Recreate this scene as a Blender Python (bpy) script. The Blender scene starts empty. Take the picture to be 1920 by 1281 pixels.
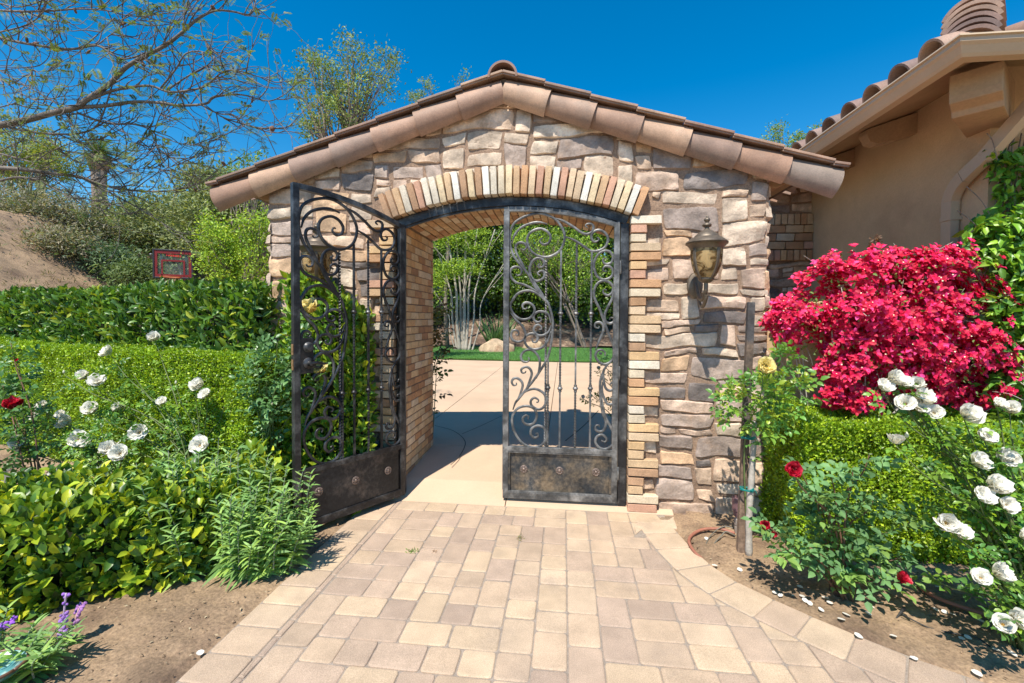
import bpy, bmesh, math, random
import numpy as np
from mathutils import Vector, Matrix, noise
S = bpy.context.scene
COL = S.collection
R = math.radians
PI = math.pi
# ---------------------------------------------------------------- camera, light, exposure
FPX = 853.33
CAMP = Vector((0.47, -3.5, 1.46))
YAW, PITCH, ROLL, SHY = R(6.48), R(1.5), R(0.35), 21.0
fw = Vector((-math.sin(YAW)*math.cos(PITCH), math.cos(YAW)*math.cos(PITCH), -math.sin(PITCH)))
rt = Vector((math.cos(YAW), math.sin(YAW), 0))
up = rt.cross(fw)
rt, up = rt*math.cos(ROLL)+up*math.sin(ROLL), up*math.cos(ROLL)-rt*math.sin(ROLL)
cam_d = bpy.data.cameras.new('camera'); cam = bpy.data.objects.new('camera', cam_d); COL.objects.link(cam)
m3 = Matrix((rt, up, -fw)).transposed()
cam.matrix_world = Matrix.Translation(CAMP) @ m3.to_4x4()
cam_d.lens = 16; cam_d.sensor_width = 36; cam_d.shift_y = -SHY/1920; cam_d.clip_end = 2000; cam_d.clip_start = 0.05
S.camera = cam
SUN = Vector((-0.20, -0.56, 1.0)).normalized()      # towards the sun
w = bpy.data.worlds.new('World'); S.world = w; w.use_nodes = True
wn = w.node_tree
bg = wn.nodes['Background']
sky = wn.nodes.new('ShaderNodeTexSky'); sky.sky_type = 'NISHITA'; sky.sun_disc = False
sky.sun_elevation = math.asin(SUN.z); sky.sun_rotation = math.atan2(SUN.x, SUN.y)
sky.air_density = 1.0; sky.dust_density = 0.15; sky.ozone_density = 2.2
hs = wn.nodes.new('ShaderNodeHueSaturation'); hs.inputs['Saturation'].default_value = 1.5; hs.inputs['Value'].default_value = 1.28; hs.inputs['Hue'].default_value = 0.494
wn.links.new(sky.outputs[0], hs.inputs['Color']); wn.links.new(hs.outputs[0], bg.inputs[0])
bg.inputs[1].default_value = 0.10
sd = bpy.data.lights.new('sun', 'SUN'); sd.energy = 5.0; sd.angle = R(0.55); sd.color = (1.0, 0.93, 0.82)
so = bpy.data.objects.new('sun', sd); COL.objects.link(so); so.rotation_euler = SUN.to_track_quat('Z', 'Y').to_euler(); so.location = (0, 0, 20)
S.view_settings.view_transform = 'Standard'; S.view_settings.look = 'None'; S.view_settings.gamma = 1
S.view_settings.exposure = 0.50
S.cycles.max_bounces = 8; S.cycles.diffuse_bounces = 4; S.cycles.transparent_max_bounces = 8
S.cycles.use_denoising = True
random.seed(7); rng = np.random.default_rng(7)

def ray(u, v):                     # direction of a pixel of the 1920 wide photograph
    return fw + rt*((u-960)/FPX) + up*(-(v-640.5+SHY)/FPX)
def P(u, v, y):                    # on the plane y
    d = ray(u, v); return CAMP + d*((y-CAMP.y)/d.y)
def G(u, v, z=0.0):                # on level z
    d = ray(u, v); return CAMP + d*((z-CAMP.z)/d.z)
def D(u, v, dist):                 # at a distance along the view axis
    return CAMP + ray(u, v)*dist
def UV(p):
    q = Vector(p)-CAMP; z = q.dot(fw); return 960+FPX*q.dot(rt)/z, 640.5-SHY-FPX*q.dot(up)/z

# ---------------------------------------------------------------- materials
MATS = {}
def M(name, col=(.5, .5, .5), rough=.85, metal=0., var=.25, vs=6., fine=.12, fs=60., bump=.3, bs=40., attr=False, transl=0., spec=.5, col2=None, c2s=3., c2lo=.5, c2hi=.65, bump2=0., b2s=8., tcol=None, coord='Object', gain=1.):
    if name in MATS: return MATS[name]
    m = bpy.data.materials.new(name); m.use_nodes = True; MATS[name] = m
    t = m.node_tree; N = t.nodes; L = t.links
    b = N['Principled BSDF']; out = N['Material Output']
    tc = N.new('ShaderNodeTexCoord')
    co = tc.outputs[coord]
    if attr:
        a = N.new('ShaderNodeAttribute'); a.attribute_name = 'col'; c = a.outputs['Color']
        if gain != 1:
            gn = N.new('ShaderNodeVectorMath'); gn.operation = 'SCALE'; gn.inputs['Scale'].default_value = gain; L.new(c, gn.inputs[0]); c = gn.outputs[0]
    else:
        a = N.new('ShaderNodeRGB'); a.outputs[0].default_value = (*col, 1); c = a.outputs[0]
    def noise_n(scale, detail=4, rough_=.6):
        n = N.new('ShaderNodeTexNoise'); n.inputs['Scale'].default_value = scale; n.inputs['Detail'].default_value = detail
        n.inputs['Roughness'].default_value = rough_; L.new(co, n.inputs['Vector']); return n.outputs['Fac']
    if col2 is not None:
        n = noise_n(c2s, 6, .65)
        mr = N.new('ShaderNodeMapRange'); mr.inputs['From Min'].default_value = c2lo; mr.inputs['From Max'].default_value = c2hi; L.new(n, mr.inputs['Value'])
        mx = N.new('ShaderNodeMix'); mx.data_type = 'RGBA'; L.new(mr.outputs[0], mx.inputs['Factor']); L.new(c, mx.inputs['A']); mx.inputs['B'].default_value = (*col2, 1); c = mx.outputs['Result']
    for amt, sc in ((var, vs), (fine, fs)):
        if amt > 0:
            n = noise_n(sc)
            mr = N.new('ShaderNodeMapRange'); mr.inputs['From Min'].default_value = .3; mr.inputs['From Max'].default_value = .7
            mr.inputs['To Min'].default_value = 1-amt; mr.inputs['To Max'].default_value = 1+amt; L.new(n, mr.inputs['Value'])
            mx = N.new('ShaderNodeVectorMath'); mx.operation = 'SCALE'; L.new(c, mx.inputs[0]); L.new(mr.outputs[0], mx.inputs['Scale']); c = mx.outputs[0]
    L.new(c, b.inputs['Base Color'])
    b.inputs['Roughness'].default_value = rough; b.inputs['Metallic'].default_value = metal; b.inputs['Specular IOR Level'].default_value = spec
    prev = None
    for st, sc, dist in ((bump2, b2s, .02), (bump, bs, .004)):
        if st > 0:
            bp = N.new('ShaderNodeBump'); bp.inputs['Strength'].default_value = st; bp.inputs['Distance'].default_value = dist
            L.new(noise_n(sc, 8, .7), bp.inputs['Height'])
            if prev: L.new(prev, bp.inputs['Normal'])
            prev = bp.outputs[0]
    if prev: L.new(prev, b.inputs['Normal'])
    if transl > 0:
        tr = N.new('ShaderNodeBsdfTranslucent'); ms = N.new('ShaderNodeMixShader'); ms.inputs[0].default_value = transl
        tv = N.new('ShaderNodeVectorMath'); tv.operation = 'MULTIPLY'; L.new(c, tv.inputs[0]); tv.inputs[1].default_value = tcol or (1.5, 1.4, .6)
        L.new(tv.outputs[0], tr.inputs['Color']); L.new(b.outputs[0], ms.inputs[1]); L.new(tr.outputs[0], ms.inputs[2]); L.new(ms.outputs[0], out.inputs['Surface'])
    return m
def leafmat(name, rough=.42, transl=.38, **k):
    return M(name, attr=True, gain=1.6, rough=rough, var=.12, vs=3, fine=0, bump=0, transl=transl, **k)

# ---------------------------------------------------------------- object helpers
def link(o, parent=None):
    COL.objects.link(o)
    if parent is not None: o.parent = parent
    return o
def tag(o, label=None, cat=None, group=None, kind=None):
    if label: o['label'] = label
    if cat: o['category'] = cat
    if group: o['group'] = group
    if kind: o['kind'] = kind
    return o
def thing(name, label, cat, loc=(0, 0, 0), group=None):
    o = link(bpy.data.objects.new(name, None)); o.location = loc; o.empty_display_size = .1
    return tag(o, label, cat, group)
def mesh_np(name, V, Fa, mat, parent=None, cols=None, smooth=True, flat_offset=None):
    """V (n,3) world coords; Fa list of (m,k) int arrays (k = 3 or 4)"""
    me = bpy.data.meshes.new(name)
    V = np.asarray(V, dtype=np.float64)
    if parent is not None: V = V - np.array(parent.matrix_world.translation if False else parent_loc(parent))
    me.vertices.add(len(V)); me.vertices.foreach_set('co', V.astype(np.float32).ravel())
    if not isinstance(Fa, (list, tuple)): Fa = [Fa]
    Fa = [f for f in Fa if len(f)]
    tot = sum(f.size for f in Fa); nf = sum(len(f) for f in Fa)
    me.loops.add(tot); me.polygons.add(nf)
    me.loops.foreach_set('vertex_index', np.concatenate([f.ravel() for f in Fa]).astype(np.int32))
    ls = []; o = 0
    for f in Fa:
        ls.append(np.arange(len(f))*f.shape[1]+o); o += f.size
    me.polygons.foreach_set('loop_start', np.concatenate(ls).astype(np.int32))
    me.polygons.foreach_set('use_smooth', np.full(nf, bool(smooth)))
    me.update(calc_edges=True)
    if cols is not None:
        a = me.attributes.new('col', 'FLOAT_COLOR', 'POINT')
        cc = np.ones((len(V), 4), np.float32); cc[:, :3] = cols; a.data.foreach_set('color', cc.ravel())
    me.materials.append(mat)
    ob = bpy.data.objects.new(name, me); link(ob, parent)
    return ob
def parent_loc(p):
    v = np.zeros(3)
    while p is not None:
        v = v + np.array(p.location); p = p.parent
    return v
class MB:
    def __init__(s): s.v = []; s.f = []; s.c = []; s.cur = (.5, .5, .5)
    def add(s, vs, fs, col=None):
        o = len(s.v); s.v.extend([tuple(a) for a in vs]); s.f.extend([tuple(i+o for i in f) for f in fs])
        c = col if col is not None else s.cur
        s.c.extend([tuple(c)]*len(vs)); return s
    def box(s, c, size, rot=None, col=None, taper=1.0):
        x, y, z = size[0]/2, size[1]/2, size[2]/2
        vs = [Vector((sx*x*(taper if sz > 0 else 1), sy*y*(taper if sz > 0 else 1), sz*z)) for sz in (-1, 1) for sy in (-1, 1) for sx in (-1, 1)]
        if rot is not None: vs = [rot @ a for a in vs]
        c = Vector(c); vs = [a+c for a in vs]
        return s.add(vs, [(0, 2, 3, 1), (4, 5, 7, 6), (0, 1, 5, 4), (2, 6, 7, 3), (0, 4, 6, 2), (1, 3, 7, 5)], col)
    def bar(s, a, b, w, h, upv=(0, 0, 1), col=None):
        a = Vector(a); b = Vector(b); d = (b-a); l = d.length; d.normalize(); side = d.cross(Vector(upv)).normalized(); u = side.cross(d)
        rot = Matrix((side, d, u)).transposed()
        return s.box((a+b)/2, (w, l, h), rot, col)
    def tube(s, pts, rad, n=8, col=None, cap=True, flat=None):
        pts = [Vector(p) for p in pts]; k = len(pts)
        if not hasattr(rad, '__len__'): rad = [rad]*k
        t = [(pts[min(i+1, k-1)]-pts[max(i-1, 0)]).normalized() for i in range(k)]
        ref = Vector((0, 0, 1)) if abs(t[0].z) < .9 else Vector((1, 0, 0))
        u = t[0].cross(ref).normalized(); vs = []
        for i in range(k):
            u = (u - t[i]*u.dot(t[i])).normalized(); v = t[i].cross(u)
            for j in range(n):
                a = 2*PI*j/n; vs.append(pts[i]+(u*math.cos(a)+v*math.sin(a))*rad[i])
        fs = [(i*n+j, i*n+(j+1) % n, (i+1)*n+(j+1) % n, (i+1)*n+j) for i in range(k-1) for j in range(n)]
        if cap: fs += [tuple(range(n-1, -1, -1)), tuple((k-1)*n+j for j in range(n))]
        return s.add(vs, fs, col)
    def lathe(s, prof, c, n=24, axis=None, col=None, a0=0., a1=2*PI):
        c = Vector(c); full = abs(a1-a0-2*PI) < 1e-6; k = n if full else n+1; vs = []
        rot = Vector((0, 0, 1)).rotation_difference(Vector(axis)).to_matrix() if axis is not None else Matrix.Identity(3)
        for r, z in prof:
            for j in range(k):
                a = a0+(a1-a0)*j/n; vs.append(c + rot @ Vector((r*math.cos(a), r*math.sin(a), z)))
        fs = []
        for i in range(len(prof)-1):
            for j in range(n):
                j2 = (j+1) % k
                fs.append((i*k+j, i*k+j2, (i+1)*k+j2, (i+1)*k+j))
        return s.add(vs, fs, col)
    def extrude(s, poly, off, col=None):      # poly: 3D points, off: vector
        n = len(poly); off = Vector(off); poly = [Vector(p) for p in poly]
        vs = poly+[p+off for p in poly]
        fs = [tuple(range(n-1, -1, -1)), tuple(range(n, 2*n))]+[(i, (i+1) % n, n+(i+1) % n, n+i) for i in range(n)]
        return s.add(vs, fs, col)
    def build(s, name, mat, parent=None, smooth=False, bevel=0., attr=False, auto=None):
        me = bpy.data.meshes.new(name)
        o = parent_loc(parent) if parent is not None else np.zeros(3)
        me.from_pydata([(a[0]-o[0], a[1]-o[1], a[2]-o[2]) for a in s.v], [], s.f); me.update()
        if attr:
            a = me.attributes.new('col', 'FLOAT_COLOR', 'POINT')
            cc = np.ones((len(s.v), 4), np.float32); cc[:, :3] = np.array(s.c); a.data.foreach_set('color', cc.ravel())
        bm = bmesh.new(); bm.from_mesh(me); bmesh.ops.recalc_face_normals(bm, faces=bm.faces); bm.to_mesh(me); bm.free()
        me.materials.append(mat)
        if smooth or auto is not None:
            me.polygons.foreach_set('use_smooth', np.ones(len(me.polygons), bool))
            if auto is not None: me.set_sharp_from_angle(angle=R(auto))
        ob = link(bpy.data.objects.new(name, me), parent)
        if bevel > 0:
            md = ob.modifiers.new('bevel', 'BEVEL'); md.width = bevel; md.segments = 2; md.limit_method = 'ANGLE'
        return ob
def spline(pts, per=8):
    pts = [Vector(p) for p in pts]; out = []
    q = [pts[0]*2-pts[1]]+pts+[pts[-1]*2-pts[-2]]
    for i in range(1, len(q)-2):
        for k in range(per):
            t = k/per; a, b, c, d = q[i-1], q[i], q[i+1], q[i+2]
            out.append(.5*((2*b)+(c-a)*t+(2*a-5*b+4*c-d)*t*t+(3*b-a-3*c+d)*t**3))
    out.append(pts[-1]); return out
def fbm(x, y, z=0., o=3):
    return noise.fractal(Vector((x, y, z)), 1.0, 2.0, o)
def sm(t): t = max(0., min(1., t)); return t*t*(3-2*t)

# leaf meshes, vectorised
TPL = {
 'leaf': (np.array([(0, 0, 0), (-.40, .3, .13), (0, .33, 0), (.40, .3, .13), (-.34, .68, .10), (0, .7, -.02), (.34, .68, .10), (0, 1, -.16)], float),
          np.array([(1, 2, 5, 4), (2, 3, 6, 5)]), np.array([(0, 2, 1), (0, 3, 2), (4, 5, 7), (5, 6, 7)])),
 'small': (np.array([(0, 0, 0), (-.5, .5, .1), (0, 1, -.05), (.5, .5, .1), (0, .5, 0)], float), np.zeros((0, 4), int), np.array([(0, 4, 1), (4, 2, 1), (0, 3, 4), (3, 2, 4)])),
 'quad': (np.array([(0, 0, 0), (-.5, .5, .08), (0, 1, 0), (.5, .5, .08)], float), np.zeros((0, 4), int), np.array([(0, 2, 1), (0, 3, 2)])),
 'blade': (np.array([(-.5, 0, 0), (.5, 0, 0), (-.5, .35, .04), (.5, .35, .04), (-.35, .7, -.02), (.35, .7, -.02), (0, 1, -.16)], float),
           np.array([(0, 1, 3, 2), (2, 3, 5, 4)]), np.array([(4, 5, 6)])),
 'oval': (np.array([(0, 0, 0), (-.38, .25, .12), (0, .3, 0), (.38, .25, .12), (-.46, .6, .12), (0, .62, -.01), (.46, .6, .12), (-.22, .88, .0), (.22, .88, .0), (0, 1, -.12)], float),
          np.array([(1, 2, 5, 4), (2, 3, 6, 5), (4, 5, 9, 7), (5, 6, 8, 9)]), np.array([(0, 2, 1), (0, 3, 2)])),
}
def unit(a): return a/np.maximum(np.linalg.norm(a, axis=-1, keepdims=True), 1e-9)
def leaves(name, mat, parent, pos, dirs, nrm, size, width, cols, tpl='leaf'):
    T, Q, Tr = TPL[tpl]; n = len(pos)
    dirs = unit(dirs); side = unit(np.cross(dirs, nrm)); nr = np.cross(side, dirs)
    size = np.broadcast_to(np.asarray(size, float), (n,))[:, None, None]
    width = np.broadcast_to(np.asarray(width, float), (n,))[:, None, None]
    V = pos[:, None, :] + size*(side[:, None, :]*T[None, :, 0:1]*width + dirs[:, None, :]*T[None, :, 1:2] + nr[:, None, :]*T[None, :, 2:3])
    k = len(T); off = (np.arange(n)*k)[:, None, None]
    fs = []
    if len(Q): fs.append((Q[None]+off).reshape(-1, 4))
    if len(Tr): fs.append((Tr[None]+off).reshape(-1, 3))
    c = np.repeat(cols, k, axis=0)
    return mesh_np(name, V.reshape(-1, 3), fs, mat, parent, c, smooth=True)
def rnd(n, s=1.): return rng.normal(size=(n, 3))*s
def mixcol(n, cols, wts=None, jit=.15):
    cols = np.array(cols, float); i = rng.choice(len(cols), n, p=wts)
    c = cols[i]*(1+rng.normal(size=(n, 1))*jit)
    return np.clip(c, .004, 1)
# ================================================================ SETTING
PATH_L = -1.06
path_edge = [G(u, v) for u, v in ((1246, 966), (1300, 1030), (1366, 1081), (1453, 1124), (1570, 1175), (1719, 1234), (1820, 1269))]
path_edge = [Vector((1.30, -.02, 0))]+[Vector((p.x, p.y, 0)) for p in path_edge]
path_edge += [Vector((path_edge[-1].x+.5, path_edge[-1].y-.28, 0)), Vector((path_edge[-1].x+1.6, path_edge[-1].y-.75, 0)), Vector((path_edge[-1].x+2.6, path_edge[-1].y-1.3, 0))]
pe = spline(path_edge, 10)
def path_right(y):
    for a, b in zip(pe, pe[1:]):
        if (a.y-y)*(b.y-y) <= 0 and abs(a.y-b.y) > 1e-6:
            t = (y-a.y)/(b.y-a.y); return a.x+(b.x-a.x)*t
    return pe[0].x if y > pe[0].y else pe[-1].x
def in_path(x, y, pad=0.):
    if y > 0.02: return False
    return PATH_L-pad < x < path_right(y)+pad
def H(x, y):
    h = .13*sm((y-.02)/.28)
    if y < .3: h += .03*sm((-x-1.4)/1.)
    h += min(4.25, max(0., -x-9.6)*.8)*sm((y-.6)/3.)
    h += .30*max(0., y-17.)*(1.0) if y < 40 else .30*23.
    return min(h, 14.)
# soil and hillside : one sheet reaching the horizon
def axis(*segs):
    out = []
    for a, b, st in segs:
        n = max(1, int(round((b-a)/st))); out += [a+(b-a)*i/n for i in range(n)]
    out.append(segs[-1][1]); return out
xs = axis((-900, -100, 200), (-100, -30, 10), (-30, -6, .2), (-6, -3.4, .08), (-3.4, -1.0, .022), (-1.0, 1.0, .25), (1.0, 3.6, .022), (3.6, 6, .15), (6, 30, 2), (30, 100, 10), (100, 900, 200))
ys = axis((-900, -100, 200), (-100, -10, 10), (-10, -3.2, .3), (-3.2, -2.2, .05), (-2.2, -.0, .022), (0, 1.2, .1), (1.2, 16, .2), (16, 30, .6), (30, 100, 10), (100, 900, 200))
V = []; 
for y in ys:
    for x in xs:
        z = H(x, y)
        near = (-3.6 < x < 3.8 and -3.2 < y < .005) or (-3.6 < x < 3.8 and y < .2 and not -1.3 < x < 1.4 and y > -3.2)
        if near:
            z += .010*fbm(x*3, y*3, 1)+.012*fbm(x*14, y*14, 5)+.006*fbm(x*45, y*45, 9, 2)
            if in_path(x, y, -.02): z = -.06
            elif in_path(x, y, .03): z = min(z, -.012)
        elif y < 1.25 and -1.3 < x < 1.4: z = -.09
        elif y > 1.0 and y < 17 and x > -6.5: z -= .04
        else: z += .10*fbm(x*.5, y*.5, 2)+.08*fbm(x*2, y*2, 7) if abs(x) < 100 and y < 100 else 0
        V.append((x, y, z))
nx = len(xs); ny = len(ys)
ii = (np.arange(ny-1)[:, None]*nx+np.arange(nx-1)[None]).ravel()
Fq = np.stack([ii, ii+1, ii+1+nx, ii+nx], 1)
m_soil = M('soil', (.30, .205, .125), rough=.95, var=.3, vs=2.5, fine=.35, fs=70, bump=.8, bs=70, col2=(.17, .11, .07), c2s=3, c2lo=.46, c2hi=.68, bump2=.6, b2s=25)
tag(mesh_np('ground', np.array(V), Fq, m_soil), kind='structure')

# ---- pavers
def tile_field(W, Hh, seed):
    rd = random.Random(seed); g = [[0]*W for _ in range(Hh)]; out = []
    def run(r, c):
        k = 0
        while c+k < W and g[r][c+k] == 0: k += 1
        return k
    for r in range(Hh):
        c = 0
        while c < W:
            if g[r][c]: c += 1; continue
            k = run(r, c)
            opts = [(3, 2)]*9+[(2, 3)]*3+[(2, 2)]*3 if k > 3 else [(2, 2)]*5+[(3, 2)]*4+[(2, 3)]*3
            rd.shuffle(opts); done = False
            for w_, h_ in opts:
                if w_ <= k and (k-w_) != 1: 
                    done = True; break
            if not done: w_, h_ = (k, 2) if k <= 3 else (2, 2)
            for a in range(h_):
                for b_ in range(w_):
                    if r+a < Hh and c+b_ < W: g[r+a][c+b_] = 1
            out.append((c, r, w_, h_)); c += w_
    return out
def clip_poly(poly, n, d):          # keep n.p <= d
    out = []
    for i in range(len(poly)):
        a = poly[i]; b = poly[(i+1) % len(poly)]
        da = a[0]*n[0]+a[1]*n[1]-d; db = b[0]*n[0]+b[1]*n[1]-d
        if da <= 0: out.append(a)
        if da*db < 0:
            t = da/(da-db); out.append((a[0]+(b[0]-a[0])*t, a[1]+(b[1]-a[1])*t))
    return out
def area(p): return .5*sum(p[i][0]*p[(i+1) % len(p)][1]-p[(i+1) % len(p)][0]*p[i][1] for i in range(len(p)))
def round_poly(poly, r):
    out = []; n = len(poly)
    for i in range(n):
        p = Vector(poly[i]); a = Vector(poly[i-1]); b = Vector(poly[(i+1) % n])
        da = a-p; db = b-p; ra = min(r, da.length*.35); rb = min(r, db.length*.35)
        p1 = p+da.normalized()*ra; p2 = p+db.normalized()*rb
        for t in (0, .5, 1): out.append(tuple((1-t)**2*p1+2*t*(1-t)*p+t*t*p2))
    return out
def inset(poly, d):
    n = len(poly); out = []
    for i in range(n):
        p = Vector(poly[i]); a = (p-Vector(poly[i-1])); b = (Vector(poly[(i+1) % n])-p)
        if a.length < 1e-6 or b.length < 1e-6: out.append(tuple(p)); continue
        na = Vector((-a.y, a.x)).normalized(); nb = Vector((-b.y, b.x)).normalized()
        m_ = na+nb
        if m_.length < .3: m_ = na
        m_.normalize(); k = d/max(.5, m_.dot(na)); out.append(tuple(p+m_*k))
    return out
PV = MB(); pr = random.Random(11)
pcols = [(.52, .39, .262), (.51, .385, .268), (.43, .318, .232), (.405, .30, .225), (.48, .355, .245), (.45, .335, .237)]
def paver(poly, wide=.017, col=None):
    if area(poly) < 0: poly = poly[::-1]
    if area(poly) < .0012: return
    poly = inset(poly, .0026+pr.random()*.0012)
    poly = [(a+pr.uniform(-.0022, .0022), b+pr.uniform(-.0022, .0022)) for a, b in poly]
    c = col or pr.choice(pcols); k = pr.uniform(.9, 1.08); c = tuple(a*k for a in c)
    zz = pr.uniform(-.0018, .0018); tx, ty = pr.uniform(-.008, .008), pr.uniform(-.008, .008)
    cx = sum(p[0] for p in poly)/len(poly); cy = sum(p[1] for p in poly)/len(poly)
    o = round_poly(poly, wide)
    r1 = inset(o, .003); r2 = inset(o, .0085); n = len(o)
    zf = lambda p: zz+(p[0]-cx)*tx+(p[1]-cy)*ty
    vs = [(p[0], p[1], -.03) for p in o]+[(p[0], p[1], -.004+zf(p)) for p in o]+[(p[0], p[1], -.001+zf(p)) for p in r1]+[(p[0], p[1], zf(p)) for p in r2]
    fs = []
    for L in range(3):
        fs += [(L*n+i, L*n+(i+1) % n, (L+1)*n+(i+1) % n, (L+1)*n+i) for i in range(n)]
    fs.append(tuple(3*n+i for i in range(n)))
    PV.add(vs, fs, c)
UNIT = .0765
BL = .225
# field
x0, y1 = PATH_L+BL+.035, -.03
inner = []
for k in range(len(pe)):
    a = pe[max(k-1, 0)]; b = pe[min(k+1, len(pe)-1)]; t = (b-a).normalized(); nrm_ = Vector((t.y, -t.x, 0))
    if nrm_.x > 0: nrm_ = -nrm_
    inner.append(pe[k]+nrm_*.235)
def inner_x(y):
    best = None
    for a, b in zip(inner, inner[1:]):
        if (a.y-y)*(b.y-y) <= 0 and abs(a.y-b.y) > 1e-7:
            t = (y-a.y)/(b.y-a.y); best = a.x+(b.x-a.x)*t; break
    return best if best is not None else (inner[0].x if y > inner[0].y else 9.)
for c, r, w_, h_ in tile_field(70, 46, 5):
    ax, bx_ = x0+c*UNIT, x0+(c+w_)*UNIT; ay, by = y1-(r+h_)*UNIT, y1-r*UNIT
    poly = [(ax, ay), (bx_, ay), (bx_, by), (ax, by)]
    my = (ay+by)/2; ix = inner_x(my)
    if ax > ix+.3: continue
    dx = (inner_x(by-.001)-inner_x(ay+.001)); dy = by-ay
    # clip to the curved border
    if bx_ > min(inner_x(ay), inner_x(by))-.02:
        n = Vector((dy, -dx)).normalized()
        if n.x < 0: n = -n
        poly = clip_poly(poly, n, n.x*ix+n.y*my-.002)
    if len(poly) >= 3: paver(poly)
# straight left border and thin sailor strip
y = -.03
while y > -3.6:
    L = .165+pr.uniform(-.012, .015); paver([(PATH_L, y-L), (PATH_L+BL, y-L), (PATH_L+BL, y), (PATH_L, y)], col=pr.choice([pcols[0], pcols[1], pcols[1], pcols[5], pcols[4]])); y -= L
y = -.03
while y > -3.6:
    L = pr.choice([.12, .16, .23]); paver([(PATH_L+BL, y-L), (PATH_L+BL+.035, y-L), (PATH_L+BL+.035, y), (PATH_L+BL, y)], wide=.006, col=pr.choice(pcols[2:4])); y -= L
# curved right border
s = 0; acc = [0]
for a, b in zip(pe, pe[1:]): acc.append(acc[-1]+(b-a).length)
def at_s(lst, s):
    for k in range(len(acc)-1):
        if acc[k+1] >= s:
            t = (s-acc[k])/(acc[k+1]-acc[k]); return lst[k]*(1-t)+lst[k+1]*t
    return lst[-1]
while s < acc[-1]-.25:
    L = .19+pr.uniform(-.02, .03); a, b, c_, d_ = at_s(pe, s), at_s(pe, s+L), at_s(inner, s+L), at_s(inner, s)
    paver([(a.x, a.y), (b.x, b.y), (c_.x, c_.y), (d_.x, d_.y)], col=pr.choice([pcols[0], pcols[1], pcols[1], pcols[2]])); s += L
m_paver = M('paver_concrete', attr=True, rough=.9, var=.13, vs=7, fine=.26, fs=240, bump=.7, bs=260, col2=(.30, .235, .19), c2s=2.6, c2lo=.55, c2hi=.95)
pv = PV.build('paver_path', m_paver, None, attr=True); tag(pv, kind='structure')
jm = MB(); pts = [(PATH_L, 0.0)]+[(PATH_L, -3.8)]+[(p.x, p.y) for p in reversed(pe)]+[(pe[0].x, 0.)]
jm.add([(a, b, -.0055) for a, b in pts], [tuple(range(len(pts)))])
tag(jm.build('paving_sand', M('joint_sand', (.29, .24, .195), rough=.95, var=.2, vs=30, fine=.3, fs=200, bump=.6, bs=200)), kind='structure')
# ---- threshold slab (ramp), floor in the passage, driveway
m_conc = M('concrete', (.54, .39, .265), rough=.85, var=.10, vs=1.2, fine=.05, fs=90, bump=.15, bs=90, col2=(.50, .37, .26), c2s=.9, c2lo=.5, c2hi=.8)
tb = MB()
def ramp(xa, xb, ya, yb, za, zb, m_=tb):
    m_.add([(xa, ya, za), (xb, ya, za), (xb, yb, zb), (xa, yb, zb), (xa, ya, -.08), (xb, ya, -.08), (xb, yb, -.08), (xa, yb, -.08)], [(0, 1, 2, 3), (4, 7, 6, 5), (0, 4, 5, 1), (1, 5, 6, 2), (2, 6, 7, 3), (3, 7, 4, 0)])
ramp(-1.2, .026, -.024, .24, .0, .092); ramp(.032, 1.3, -.024, .24, .0, .092)
tag(tb.build('threshold', m_conc, bevel=.004), kind='structure')
db = MB()
ramp(-1.2, .026, .243, 1.102, .091, .134, db); ramp(.032, 1.3, .243, 1.102, .091, .134, db)
xsd = [-7, -3, -1.2, .3, 1.9, 5, 12, 20]
def lawn_y(x): return 10.4+.02*(x-1)**2*.6-(.10*x if x > 2 else 0)
for a, b in zip(xsd, xsd[1:]):
    ysd = [1.105, 2.9, 5.6, 8.4, 20]
    for c_, d_ in zip(ysd, ysd[1:]):
        ramp(a+.004, b-.004, c_+.004, d_-.004, .134, .134, db)
tag(db.build('driveway', m_conc, bevel=.004), kind='structure')
# a curved control joint cut in the concrete near the passage
cj = MB()
for pts_, r_ in (([G(815, 798, .135), G(850, 808, .135), G(872, 828, .135), G(862, 855, .135), G(845, 872, .135)], .004), ([G(866, 814, .135), G(905, 797, .135), G(945, 778, .135)], .004), ([G(1060, 827, .135), G(1095, 798, .135), G(1122, 770, .135)], .006)):
    pts_ = [Vector((p.x, p.y, .1358)) for p in pts_]
    sp = spline(pts_, 8); vs = []; fs = []
    for i, p in enumerate(sp):
        t = (sp[min(i+1, len(sp)-1)]-sp[max(i-1, 0)]).normalized(); n = Vector((-t.y, t.x, 0)); vs += [p+n*r_, p-n*r_]
    fs = [(2*i, 2*i+1, 2*i+3, 2*i+2) for i in range(len(sp)-1)]; cj.add(vs, fs)
tag(cj.build('driveway_joint', M('joint_dark', (.03, .028, .025), rough=.9, bump=0)), kind='structure')
# ---- lawn
lx = np.linspace(-9, 20, 60); V = []
for x in lx:
    V += [(x, lawn_y(x), .145), (x, lawn_y(x)+.02, .165), (x, 17.5, .18)]
Fq = []
for i in range(len(lx)-1):
    for k in range(2): a = 3*i+k; Fq.append((a, a+3, a+4, a+1))
m_grassbase = M('turf_base', (.05, .11, .025), rough=.95, var=.3, vs=3, fine=.3, fs=40, bump=.5)
tag(mesh_np('lawn_soil', np.array(V), np.array(Fq), m_grassbase), kind='structure')
n = 90000
px = rng.uniform(-5, 7, n); py = lawn_y(0)-.1+rng.random(n)**1.4*6.6
py = np.maximum(py, 10.4+.012*(px-1)**2-np.where(px > 2, .10*px, 0)+.0)
pos = np.stack([px, py, np.full(n, .16)], 1)
leaves('grass', leafmat('grass_leaf', transl=.25), None, pos, np.array([0, 0, 1.])+rnd(n, .35), rnd(n), rng.uniform(.04, .075, n), .12, mixcol(n, [(.10, .24, .06), (.13, .28, .07), (.08, .19, .05)]), 'quad')
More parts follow.
